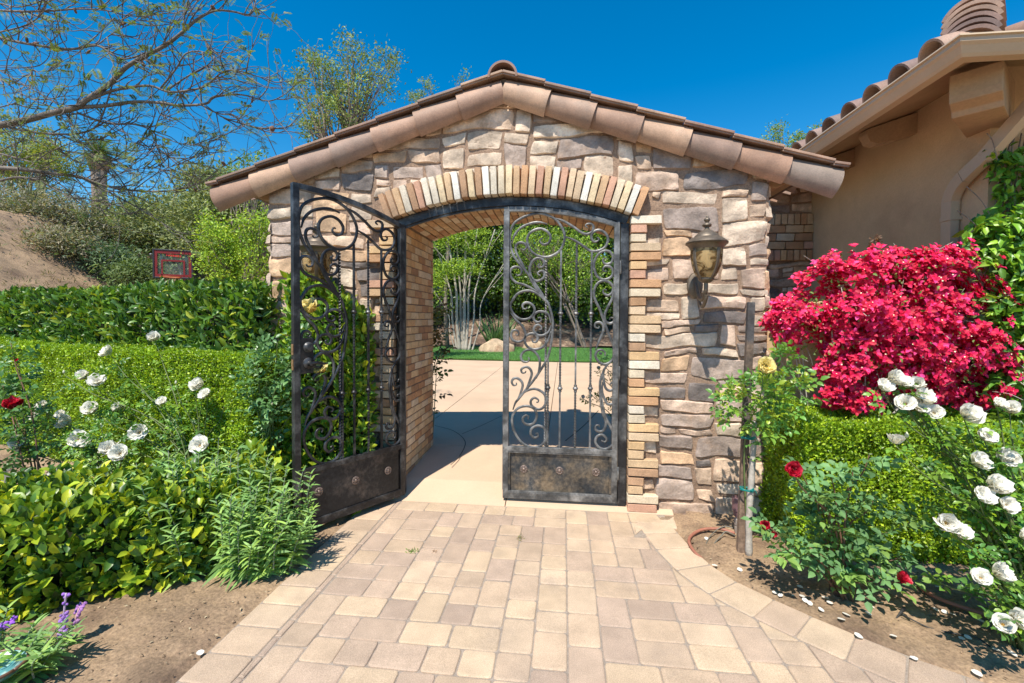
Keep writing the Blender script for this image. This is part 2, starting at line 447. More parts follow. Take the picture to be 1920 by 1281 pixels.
tag(bpy.data.objects['grass'], 'short mown green lawn beyond the driveway', 'grass', kind='stuff')

# dark mulch bed behind the lawn
mv = []; mfq = []; mxs = np.linspace(-9, 20, 59); mys = np.linspace(16.6, 34, 30)
for yy in mys:
    for xx in mxs: mv.append((xx, yy, H(xx, yy)+.10+.06*fbm(xx*.8, yy*.8, 3)+.05*fbm(xx*3, yy*3, 5)))
for j in range(29):
    for i in range(58): a = j*59+i; mfq.append((a, a+1, a+60, a+59))
tag(mesh_np('mulch_bed', np.array(mv), np.array(mfq), M('mulch', (.12, .075, .05), rough=.95, var=.5, vs=1.2, fine=.5, fs=14, bump=1., bs=20, col2=(.30, .22, .15), c2s=1.5)), kind='structure')
# ================================================================ GATEHOUSE
AX, AZ, RI, RO = .045, -.21, 2.62, 2.835        # arch centre, inner and outer radius
JL, JR, DEP = -.87, .96, 1.08
WL, WR = -1.96, 1.95
RZ, RS = 3.31, .322
def roofz(x): return RZ-RS*abs(x)
gh = thing('stone_gatehouse', 'tan and grey stone gatehouse with a brick arch under a low tiled gable roof', 'gatehouse', (0, 0.5, 0))
m_mortar = M('mortar', (.29, .195, .135), rough=.95, var=.2, vs=8, fine=.35, fs=90, bump=.9, bs=60, bump2=.5, b2s=20)
m_stone = M('field_stone', attr=True, rough=.88, var=.32, vs=9, fine=.14, fs=70, bump=.7, bs=55, bump2=.6, b2s=16, col2=(.36, .24, .16), c2s=6, c2lo=.54, c2hi=.82)
m_brick = M('pale_brick', attr=True, rough=.9, var=.15, vs=14, fine=.18, fs=120, bump=.7, bs=110, bump2=.25, b2s=30)
# mortar body
wb = MB()
zs = -.1
wb.box(((WL+JL)/2-.0, DEP/2+.020, 1.1), (JL-.012-WL, DEP-.040, 2.4)); wb.box(((WR+JR)/2, DEP/2+.020, 1.1), (WR-JR-.012, DEP-.040, 2.4))
n = 40; xl = [WL+(WR-WL)*i/n for i in range(n+1)]
def under(x):
    if JL-.012 < x < JR+.012: return AZ+math.sqrt((RI+.012)**2-(x-AX)**2)
    return 2.28
vs = []; fs = []
for x in xl:
    vs += [(x, .038, under(x)), (x, .038, roofz(x)-.05), (x, DEP, roofz(x)-.05), (x, DEP, under(x))]
for i in range(n):
    a = 4*i
    for k in range(4): fs.append((a+k, a+4+k, a+4+(k+1) % 4, a+(k+1) % 4))
fs += [(0, 1, 2, 3), (4*n+3, 4*n+2, 4*n+1, 4*n)]
wb.add(vs, fs)
wall = wb.build('wall', m_mortar, gh)
# ---- stones
palette = [((.60, .475, .36), 20), ((.56, .41, .295), 20), ((.64, .52, .40), 14), ((.44, .345, .285), 13), ((.33, .26, .22), 8), ((.19, .16, .145), 6), ((.52, .385, .295), 16), ((.54, .36, .22), 10)]
pc = [p for p, w_ in palette for _ in range(w_)]
def pack(x0, x1, z0, z1, blocked, seed, cx=.070, cz=.055):
    rd = random.Random(seed); W = int((x1-x0)/cx); Hh = int((z1-z0)/cz); cx = (x1-x0)/W; cz = (z1-z0)/Hh
    g = [[1 if blocked(x0+(i+.5)*cx, z0+(j+.5)*cz) else 0 for i in range(W)] for j in range(Hh)]; out = []
    for j in range(Hh):
        for i in range(W):
            if g[j][i]: continue
            k = 0
            while i+k < W and not g[j][i+k] and k < 8: k += 1
            w_, h_ = rd.choice([(3, 1), (4, 1), (5, 1), (2, 1), (4, 2), (4, 2), (5, 2), (3, 2), (4, 3), (5, 3), (3, 3), (6, 2), (5, 2), (7, 2), (2, 2), (6, 3), (7, 3), (8, 2)])
            w_ = min(w_, k)
            if k-w_ == 1: w_ = k
            hh = 1
            while hh < h_ and j+hh < Hh and all(not g[j+hh][i+q] for q in range(w_)): hh += 1
            for a in range(hh):
                for q in range(w_): g[j+a][i+q] = 1
            out.append((x0+i*cx, z0+j*cz, x0+(i+w_)*cx, z0+(j+hh)*cz))
    return out
def stone(V, Fq, Cc, rect, to3, rd, relief, clampf=None, dark=1.):
    ax, az, bx_, bz = rect; w_, h_ = bx_-ax, bz-az
    g = rd.uniform(.001, .005)
    j = lambda s: rd.uniform(-s, s)
    jw = min(.018, w_*.11); jh = min(.014, h_*.15)
    g -= .002; c = [(ax+g+j(jw), az+g+j(jh)), (bx_-g+j(jw), az+g+j(jh)), (bx_-g+j(jw), bz-g+j(jh)), (ax+g+j(jw), bz-g+j(jh))]
    nx_, nz_ = max(7, int(w_/.016)), max(6, int(h_/.016))
    planes = [(rd.uniform(-.55, .55), rd.uniform(-.7, .7), rd.uniform(.75, 1.25)) for _ in range(4)]; seed = rd.uniform(0, 100); hgt = relief*rd.uniform(.55, 1.1); tilt = rd.uniform(-.25, .25); tlz = rd.uniform(-.3, .3)
    col = np.array(rd.choice(pc))*rd.uniform(.85, 1.12)*dark
    base = len(V)
    for jn in range(nz_+1):
        b = 2*jn/nz_-1; b = math.copysign(abs(b)**.8, b)
        for i_ in range(nx_+1):
            a = 2*i_/nx_-1; a = math.copysign(abs(a)**.8, a)
            # rounded square mapping
            rr = .07
            a2 = a*(1-rr*b**4*(abs(a)**2)); b2 = b*(1-rr*a**4*(abs(b)**2))
            s_, t_ = (a2+1)/2, (b2+1)/2
            x = (c[0][0]*(1-s_)+c[1][0]*s_)*(1-t_)+(c[3][0]*(1-s_)+c[2][0]*s_)*t_
            z = (c[0][1]*(1-s_)+c[1][1]*s_)*(1-t_)+(c[3][1]*(1-s_)+c[2][1]*s_)*t_
            e = max(abs(a), abs(b))
            wob = .006*fbm(x*22+seed, z*22, seed)
            x += wob*(e**3); z += .006*fbm(x*22, z*22+seed, seed+9)*(e**3)
            edge = 1-max(0., (e-.88)/.12)**2.0; fac = min(1.1, min(c_+a*p_+b*q_ for p_, q_, c_ in planes))
            nz2 = fbm(x*11, z*11, seed, 4)
            rid = abs(fbm(x*7+seed, z*16, seed+3, 3))
            hh = hgt*edge*(.45+.5*max(.1, fac)+.32*nz2-.7*max(0, .2-rid))
            if e > .999: hh = -.012
            x += .03*fbm(x*2.1, z*2.1, 3.3); z += .036*fbm(x*2.3, z*2.3, 8.1)
            if clampf: x, z = clampf(x, z)
            V.append(to3(x, z, hh)); 
            k = 1+.45*fbm(x*7, z*9, seed+20, 4)
            Cc.append(tuple(np.clip(col*k, .02, .9)))
    for jn in range(nz_):
        for i_ in range(nx_):
            a = base+jn*(nx_+1)+i_; Fq.append((a, a+1, a+nx_+2, a+nx_+1))
# quoins: courses of bricks beside the opening
ncourse = 33; cph = 2.235/ncourse
def long_course(k): return (k % 4) in (0, 1)
def qw(z): return .225 if long_course(int(z/cph)) else .118
def blocked_front(x, z):
    if JL-.0 < x < JR and z < 2.3: return True
    q = qw(min(z, 2.2))
    if z < 2.235 and (JL-q < x < JR+q): return True
    r = math.hypot(x-AX, z-AZ)
    if r < RO-.02 and z > 2.1 and abs(x-AX) < 1.12: return True
    if z > roofz(x)-.02: return True
    return False
def clamp_front(x, z):
    z = min(z, roofz(x)-.07)
    r = math.hypot(x-AX, z-AZ)
    if z > 2.2 and r < RO-.03 and abs(x-AX) < 1.1:
        k = (RO-.03)/r; x = AX+(x-AX)*k; z = AZ+(z-AZ)*k
    if z < 2.2 :
        if AX < x < JR+.112: x = JR+.112
        if AX > x > JL-.112: x = JL-.112
    return x, z
V = []; Fq = []; Cc = []; rd = random.Random(21)
for rc in pack(WL-.015, WR+.015, -.03, 3.35, blocked_front, 3):
    stone(V, Fq, Cc, rc, lambda x, z, h: (x, .045-h, z), rd, .032, clamp_front)
# side faces
for rc in pack(.03, DEP, -.03, 2.6, lambda x, z: False, 4): stone(V, Fq, Cc, rc, lambda x, z, h: (WR-.01+h, x, z), rd, .045)
for rc in pack(.03, DEP, -.03, 2.6, lambda x, z: False, 6): stone(V, Fq, Cc, rc, lambda x, z, h: (WL+.01-h, x, z), rd, .045)
mesh_np('stone_facing', np.array(V), np.array(Fq), m_stone, gh, np.array(Cc), smooth=True).data.set_sharp_from_angle(angle=R(24))
# ---- bricks
bt = bmesh.new(); bmesh.ops.create_cube(bt, size=1); bmesh.ops.subdivide_edges(bt, edges=bt.edges[:], cuts=2, use_grid_fill=True)
BT_V = [Vector([math.copysign(.455, q) if .01 < abs(q) < .49 else q for q in v.co]) for v in bt.verts]; BT_F = [tuple(v.index for v in f.verts) for f in bt.faces]; bt.free()
bcols = [(.60, .40, .21), (.57, .38, .22), (.62, .46, .30), (.66, .58, .46), (.50, .29, .155), (.40, .245, .145), (.60, .42, .25), (.54, .31, .21), (.64, .53, .38)]
br = random.Random(5)
def brick(mb, c, size, rot=None, cols=bcols, rough_=.004):
    c = Vector(c); col = br.choice(cols); k = br.uniform(.88, 1.08); col = tuple(a*k for a in col); sd_ = br.uniform(0, 99)
    vs = []
    for v in BT_V:
        p = Vector((v.x*size[0], v.y*size[1], v.z*size[2]))
        ex = sum(abs(q) > .49 for q in v)
        sh = .0022 if ex == 2 else (.0045 if ex == 3 else 0)
        p -= Vector([math.copysign(sh, q) if abs(q) > .49 and ex > 1 else 0 for q in v])
        p += Vector((fbm(v.x*3+sd_, v.y*3, v.z*3, 2), fbm(v.x*3, v.y*3+sd_, v.z*3, 2), fbm(v.x*3, v.y*3, v.z*3+sd_, 2)))*rough_
        if rot is not None: p = rot @ p
        vs.append(p+c)
    mb.add(vs, BT_F, col)
ab = MB(); nb = 35; half = math.asin((1.015-AX)/RI)*1.0
for i in range(nb):
    a = -half+2*half*(i+.5)/nb; wd = 2*half*(RI+.1)/nb-.010
    rot = Matrix.Rotation(a, 3, 'Y')
    rm = (RI+RO)/2-.002+br.uniform(-.004, .004)
    brick(ab, (AX+rm*math.sin(a), .035+br.uniform(-.004, .004), AZ+rm*math.cos(a)), (wd, .15, RO-RI), rot, cols=bcols+[(.72, .68, .60), (.70, .66, .58), (.70, .55, .35), (.40, .24, .14), (.44, .28, .17)])
ab.build('arch_ring', m_brick, gh, attr=True, smooth=True, auto=28)
for sgn, j in ((1, JR), (-1, JL)):
    qb = MB()
    for k in range(ncourse):
        z = (k+.5)*cph
        w_ = .225 if long_course(k) else .118
        w_ += br.uniform(-.006, .006)
        brick(qb, (j+sgn*w_/2, .045+br.uniform(-.003, .003), z), (w_-.004, .13, cph-.009))
    qb.build('jamb_bricks', m_brick, gh, attr=True, smooth=True, auto=28)
# passage lining: side walls and vault
pcol = [(.62, .39, .19), (.66, .47, .26), (.58, .37, .19), (.50, .28, .14), (.68, .52, .32), (.60, .41, .23), (.44, .25, .13), (.68, .55, .38)]
nc = 34; ph = 2.235/nc
for sgn, j in ((1, JR), (-1, JL)):
    lb = MB()
    for k in range(nc):
        y = .115+(.10 if k % 2 else 0.)-.1
        while y < DEP:
            a, b = max(y, .112), min(y+.2, DEP+.01)
            if b-a > .03: brick(lb, (j+sgn*.03, (a+b)/2, (k+.5)*ph+.0), (.06, b-a-.010, ph-.009), cols=pcol, rough_=.003)
            y += .2
    lb.build('passage_lining', m_brick, gh, attr=True, smooth=True, auto=28)
vb = MB(); ha = math.asin(.915/RI); nr = 28
for i in range(nr):
    a = -ha+2*ha*(i+.5)/nr; y = .115+(.1 if i % 2 else 0)-.1; rot = Matrix.Rotation(a, 3, 'Y')
    while y < DEP:
        p, q = max(y, .112), min(y+.2, DEP+.01)
        if q-p > .03: brick(vb, (AX+(RI+.03)*math.sin(a), (p+q)/2, AZ+(RI+.03)*math.cos(a)), (2*ha*RI/nr-.010, q-p-.010, .06), rot, cols=pcol, rough_=.003)
        y += .2
vb.build('vault_lining', m_brick, gh, attr=True, smooth=True, auto=28)
# ---- roof
m_tile = M('roof_tile', attr=True, rough=.62, var=.25, vs=5, fine=.16, fs=110, col2=(.23, .185, .15), c2s=4, c2lo=.52, c2hi=.85, bump=.12, bs=120, spec=.45)
tcols = [(.34, .205, .14), (.42, .27, .18), (.31, .19, .14), (.37, .235, .165), (.28, .185, .14)]
tr_ = random.Random(8)
roof = MB()
for sgn in (1, -1):
    x1 = 2.24*sgn
    a = Vector((0, -.03, RZ-.035)); b = Vector((x1, -.03, roofz(x1)-.035))
    roof.extrude([a, b, b-Vector((0, 0, .05)), a-Vector((0, 0, .05))], (0, 1.27, 0))
rf = roof.build('roof', M('underlay', (.12, .09, .07), rough=.9), gh)
def barrel(mb, p0, p1, r0, r1, upv, a0, a1, th=.014, n=18, col=None):
    """a curved tile from p0 (upper end) to p1 (lower end)"""
    p0 = Vector(p0); p1 = Vector(p1); d = (p1-p0).normalized(); side = d.cross(Vector(upv)).normalized(); u = side.cross(d)
    vs = []; k = n+1; rings = [(p0, r0), (p0*.5+p1*.5, (r0+r1)/2), (p1, r1), (p1, r1-th), (p0, r0-th)]
    for p, r in rings:
        for i in range(k):
            a = a0+(a1-a0)*i/n; vs.append(p+side*math.cos(a)*r+u*math.sin(a)*r)
    fs = [(L*k+i, L*k+i+1, (L+1)*k+i+1, (L+1)*k+i) for L in range(4) for i in range(n)]
    fs += [(4*k+i, 4*k+i+1, i+1, i) for i in range(n)]
    for e in (0, n): fs += [(e, k+e, 2*k+e, 3*k+e, 4*k+e)]
    mb.add(vs, fs, col)
def tc_(): 
    c = tr_.choice(tcols); k = tr_.uniform(.92, 1.1); return tuple(a*k for a in c)
rk = MB(); sl = MB(); rows = MB()
dirs_ = {1: Vector((1, 0, -RS)).normalized(), -1: Vector((-1, 0, -RS)).normalized()}
slope_len = 2.375*math.sqrt(1+RS*RS)
for sgn in (1, -1):
    d = dirs_[sgn]; nseg = 7; L = slope_len/nseg; nup = Vector((d.z*-sgn*1.0, 0, abs(d.x)))
    nup = Vector((sgn*RS, 0, 1)).normalized()
    a0_, a1_ = (R(-62), R(112)) if sgn > 0 else (R(68), R(242))
    for k in range(nseg):
        s0 = max(0.0, k*L-.05) if k else .0; s1 = (k+1)*L
        if sgn > 0 and k == nseg-1: colr = (.25, .195, .16)
        else: colr = tc_()
        o = Vector((0, .030, RZ-.120))
        barrel(rk, o+d*s0, o+d*s1, .100, .126, nup, a0_, a1_, col=colr)
    Ls = .352; s = -.02; k = 0
    while s < slope_len-.04:
        s1 = min(s+Ls, slope_len+.05)
        o = Vector((0, 0, RZ))
        c0 = o+d*max(s-.0, 0.002)+nup*.004; c1 = o+d*s1+nup*.018
        y0, y1_ = -.095, .16
        th = nup*.018
        vs = [c0+Vector((0, y0, 0)), c1+Vector((0, y0, 0)), c1+Vector((0, y1_, 0)), c0+Vector((0, y1_, 0))]
        vs = vs+[v-th for v in vs]; cc = tc_()
        sl.add(vs, [(0, 1, 2, 3), (7, 6, 5, 4), (0, 4, 5, 1), (1, 5, 6, 2), (2, 6, 7, 3), (3, 7, 4, 0)], cc)
        # lip hanging down on the front edge
        q0 = c0+Vector((0, y0+.008, 0))-th; q1 = c1+Vector((0, y0+.008, 0))-th
        sl.add([q0, q1, q1-nup*.012, q0-nup*.012, q0+Vector((0, .012, 0)), q1+Vector((0, .012, 0)), q1-nup*.012+Vector((0, .012, 0)), q0-nup*.012+Vector((0, .012, 0))], [(0, 1, 2, 3), (7, 6, 5, 4), (3, 2, 6, 7), (1, 5, 6, 2), (0, 3, 7, 4)], tuple(q*.8 for q in cc))
        s = s1-.0; k += 1
    for yy in (.21, .46, .71, .96, 1.16):
        for k in range(nseg):
            s0 = max(0.02, k*L-.05); s1 = (k+1)*L
            o = Vector((0, yy+.03, RZ-.02)); barrel(rows, o+d*s0, o+d*s1, .085, .10, nup, 0, PI, n=10, col=tc_())
rk.build('rake_tiles', m_tile, rf, attr=True, smooth=True, auto=40)
sl.build('edge_tiles', m_tile, rf, attr=True, bevel=.003)
rows.build('roof_tiles', m_tile, rf, attr=True, smooth=True, auto=40)
rg = MB()
for k in range(4):
    y0 = -.10+k*.36
    barrel(rg, (0, y0+.42, RZ-.045), (0, y0, RZ-.045), .100, .112, (0, 0, 1), R(-4), R(184), th=.016, n=22, col=(.26, .15, .11))
rg.build('ridge_tiles', m_tile, rf, attr=True, smooth=True, auto=40)
# eaves: soffit boards, outriggers
m_trim = M('painted_wood', (.40, .27, .155), rough=.75, var=.12, vs=4, fine=.1, fs=60, bump=.3, bs=90)
for sgn in (1, -1):
    ev = MB()
    nup = Vector((sgn*RS, 0, 1)).normalized(); d = dirs_[sgn]
    o = Vector((0, 0, RZ-.095)); s0 = 1.9*math.sqrt(1+RS*RS); s1 = 2.19*math.sqrt(1+RS*RS)
    a = o+d*s0; b = o+d*s1
    ev.extrude([a, b, b-nup*.022, a-nup*.022], (0, 1.15, 0))
    ev.build('soffit', m_trim, gh)
for sgn in (1, -1):
    nup = Vector((sgn*RS, 0, 1)).normalized(); d = dirs_[sgn]; o = Vector((0, 0, RZ-.119))
    for yy, e1, hh, w_ in ((.0, 2.13, .045, .05), (.09, 2.10, .115, .09), (.52, 2.14, .13, .09), (.96, 2.14, .13, .09)):
        ew = MB(); s0 = 1.86*math.sqrt(1+RS*RS); s1 = e1*math.sqrt(1+RS*RS)
        a = o+d*s0; b = o+d*s1
        ew.extrude([a, b, b-nup*hh*.45, b-nup*hh*.8-d*.04, b-nup*hh-d*.12, a-nup*hh], (0, w_, 0))
        for i_ in range(len(ew.v)): ew.v[i_] = (ew.v[i_][0], ew.v[i_][1]+yy, ew.v[i_][2])
        ew.build('rafter_tail', m_trim, gh, bevel=.003)
# ================================================================ GATES
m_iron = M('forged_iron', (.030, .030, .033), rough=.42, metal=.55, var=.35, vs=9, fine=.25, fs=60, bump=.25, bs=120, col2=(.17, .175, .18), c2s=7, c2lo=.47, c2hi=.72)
m_iron_sunlit = M('forged_iron_sunlit_patina', (.080, .080, .080), rough=.48, metal=.45, var=.4, vs=8, fine=.25, fs=70, bump=.3, bs=120, col2=(.25, .245, .235), c2s=9, c2lo=.42, c2hi=.66)  # paler iron copy: patina plus sunlight on the closed leaf, painted in
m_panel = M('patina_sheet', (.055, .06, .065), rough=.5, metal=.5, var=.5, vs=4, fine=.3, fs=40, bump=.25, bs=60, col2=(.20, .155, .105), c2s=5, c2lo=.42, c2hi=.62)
m_panel_shaded = M('patina_sheet_shaded', (.030, .030, .032), rough=.5, metal=.5, var=.4, vs=4, fine=.3, fs=40, bump=.25, bs=60, col2=(.10, .085, .075), c2s=5, c2lo=.5, c2hi=.7)  # darker sheet copy: dimmer grazing light on the open leaf painted in
YG = .04
fm = MB()
AF = AZ
def arcp(x, r): return AZ+math.sqrt(r*r-(x-AX)**2)
# fixed frame: two posts and an arched head
for xa, xb in ((JL+.004, JL+.068), (JR-.068, JR-.004)):
    xc = (xa+xb)/2
    fm.box((xc, YG+.02, arcp(xc, 2.55)/2-.0), (xb-xa, .05, arcp(xc, 2.55)))
n = 36
def arched(mb, xa, xb, r0, r1, y0, y1):
    vs = []; fs = []
    for i in range(n+1):
        t = i/n; a = math.asin((xa-AX)/r1)*(1-t)+math.asin((xb-AX)/r1)*t
        for y in (y0, y1):
            for r in (r0, r1): vs.append((AX+r*math.sin(a), y, AZ+r*math.cos(a)))
    for i in range(n):
        o = 4*i
        for q in ((0, 1), (1, 3), (3, 2), (2, 0)): fs.append((o+q[0], o+q[1], o+4+q[1], o+4+q[0]))
    fs += [(0, 2, 3, 1), (4*n, 4*n+1, 4*n+3, 4*n+2)]
    mb.add(vs, fs)
arched(fm, JL+.004, JR-.004, 2.545, 2.612, YG-.005, YG+.045)
arched(fm, JL+.02, JR-.02, 2.53, 2.55, YG+.01, YG+.035)
gf = fm.build('gate_frame', m_iron, gh, bevel=.003)
# ---- scroll drawings in photograph pixels -> leaf coordinates (0..LW from meeting stile, height)
def A_(x, y): return (935+x/6.404, 380+y/6.404)
def B_(x, y): return (935+x/6.404, 560+y/6.404)
def C_(x, y): return (935+x/5.824, 740+y/5.824)
X0, X1 = -.005, .885
LW = .885
def loc(uv):
    p = P(uv[0], uv[1], YG+.0); return Vector((p.x-X0, 0, p.z))
def path(s):
    out = []; f = None
    for tok in s.split():
        if tok in 'abc' and len(tok) == 1: f = {'a': A_, 'b': B_, 'c': C_}[tok]; continue
        x, y = tok.split(','); out.append(loc(f(float(x), float(y))))
    return out
scrolls = [
 'a 560,1170 450,1010 350,870 240,740 160,620 120,450 160,270 300,170 480,130 650,190 740,290 780,410 740,550 650,630 540,657 420,620 350,540 330,440 370,360 470,315 560,340 610,410 590,480 530,505 485,470 495,435 520,435',
 'a 148,490 180,390 260,300 380,250 480,238 570,258',
 'a 345,870 250,700 195,590 200,510 250,480 305,500 320,545 285,570 262,550',
 'a 485,1090 400,1040 300,990 200,960 140,900 125,830 160,780 220,775 262,810 255,860 215,875 195,855',
 'a 490,735 462,750 480,780 520,770 540,720 510,680 450,670 390,710 360,790 370,870 410,930 470,940 525,905 540,850 510,820 465,835 460,860 490,875',
 'a 590,1230 500,1130 400,1070 310,1060 210,1100 145,1190 b 128,80 140,140 180,200 260,250 350,240 410,180 415,110 370,60 310,50 275,80 285,120 320,120 330,100',
 'b 130,170 200,260 270,330 310,420 290,490 230,520 160,500 135,440 160,385 210,385 230,420 210,440 190,425',
 'b 612,290 590,200 530,160 460,160 410,200 415,260 460,285 500,260 485,225 460,235',
 'b 615,320 590,390 530,440 460,440 410,390 420,340 460,315 500,340 495,370 470,365',
 'b 615,390 580,500 520,580 430,610 350,590 305,530 310,460 360,425 420,425 455,470 440,520 400,520 390,490 410,480',
 'b 440,960 475,850 480,740 440,660 370,615 300,630 255,690 275,750 330,760 355,730 340,705',
 'b 310,1100 360,990 385,900 360,840 310,820 260,850 270,890 305,890 315,870',
 'b 220,1200 270,1080 270,1010 220,960 170,960 145,1000 165,1040 200,1035 200,1010',
 'a 330,850 450,1050 560,1180 b 600,110 635,250 635,400 610,580 570,720 490,860 400,990 310,1100 230,1200 c 172,90 145,165',
 'b 250,1160 340,1100 430,1085 520,1130 560,1200 c 510,80 470,145 410,160 350,120 340,70 375,35 420,55 420,80 400,85',
 'c 305,265 315,240 290,225 255,250 260,300 320,330 380,300 405,220 370,150 290,125 200,150 145,220 135,300 160,400 220,500 300,560 400,575 480,530 520,450 490,370 420,340 350,370 340,430 380,470 420,450 415,420 390,430',
 'a 650,185 760,220 880,290 980,360 1050,380 1110,350 1125,290 1100,258 1050,258 1030,280 1055,300',
 'a 785,410 890,450 1000,520 1090,580 1180,580 1260,540 1300,450 1270,370 1190,330 1120,360 1100,420 1130,470 1180,460 1190,430 1165,420',
 'a 1285,685 1250,670 1240,710 1280,740 1340,720 1360,650 1320,590 1240,585 1170,640 1130,740 1150,850 1200,910 1270,925 1340,890 1360,830 1330,775 1270,765 1240,800 1265,830 1285,815',
 'a 1285,1050 1250,1045 1245,1085 1300,1115 1350,1080 1360,1010 1300,950 1220,945 1160,990 1130,1080 1150,1180 1200,1280 b 1250,270 1310,430 1370,580 1370,690 1330,760 1260,790 1190,760 1150,690 1170,635 1220,615 1265,650 1260,690',
 'a 1370,1010 1350,1150 b 1300,100 1260,200 1270,270 1320,300 1365,280 1370,240 1330,230 1320,255',
 'b 1150,620 1190,520 1240,400 1240,320 1200,285 1150,300 1145,340 1185,355 1195,330',
 'b 1320,770 1250,860 1245,960 1270,1070 1320,1105 1370,1080 1380,1040 1345,1010 1325,1040',
 'b 1280,800 1215,960 1205,1100 c 1120,180 1160,300 1140,380 1100,405 1050,385 1050,340 1085,335 1090,360',
 'b 1235,1000 1230,1120 1270,1230 c 1180,105 1225,105 1255,80 1240,45 1205,40 1200,60',
 'b 1215,1060 c 1110,50 1150,230 1220,370 1255,460 1230,550 1160,595 1090,580 1045,520 1060,460 1120,440 1165,480 1150,515 1110,500',
]
bars = [('a 562,675', 'a 570,1190', None, 1), ('b 582,730', 'c 537,592', 'b 588,1070', 2), ('a 738,575', 'c 697,592', 'b 748,180 762,1080', 3), ('a 925,495', 'c 865,597', 'b 935,180 950,1080', 4), ('a 1105,595', 'c 1030,600', 'b 1112,180 1130,1080', 5)]
def leaf_top(x): return arcp(X0+x, 2.535)
def sweep_bar(mb, pts, hw=.0097, hd=.0078, taper=True):
    """rectangular bar swept in the leaf plane, hw across, hd deep; ends taper"""
    pts = spline(pts, 6); k = len(pts); vs = []
    L = [0]
    for a, b in zip(pts, pts[1:]): L.append(L[-1]+(b-a).length)
    for i in range(k):
        t = (pts[min(i+1, k-1)]-pts[max(i-1, 0)]).normalized(); nrm_ = Vector((-t.z, 0, t.x))
        e = min(L[i], L[-1]-L[i]); s = .5+.5*sm(e/.09) if taper else 1
        w_ = hw*s; d_ = hd*(.7+.3*s)
        for a, b in ((-1, -.55), (-.55, -1), (.55, -1), (1, -.55), (1, .55), (.55, 1), (-.55, 1), (-1, .55)):
            vs.append(pts[i]+nrm_*(w_*a)+Vector((0, d_*b, 0)))
    fs = [(i*8+j, i*8+(j+1) % 8, (i+1)*8+(j+1) % 8, (i+1)*8+j) for i in range(k-1) for j in range(8)]
    fs += [tuple(range(7, -1, -1)), tuple((k-1)*8+j for j in range(8))]
    mb.add(vs, fs)
def twist_bar(mb, a, b, hw=.0068, turns=0):
    L = (b-a).length; k = max(2, int(abs(turns)*8)+1); vs = []
    for i in range(k):
        t = i/(k-1); p = a+(b-a)*t; an = turns*2*PI*t
        for q in range(4):
            g = an+PI/4+q*PI/2; r = hw*1.414; vs.append(p+Vector((r*math.cos(g), r*math.sin(g), 0)))
    fs = [(i*4+j, i*4+(j+1) % 4, (i+1)*4+(j+1) % 4, (i+1)*4+j) for i in range(k-1) for j in range(4)]+[(3, 2, 1, 0), tuple((k-1)*4+j for j in range(4))]
    mb.add(vs, fs)
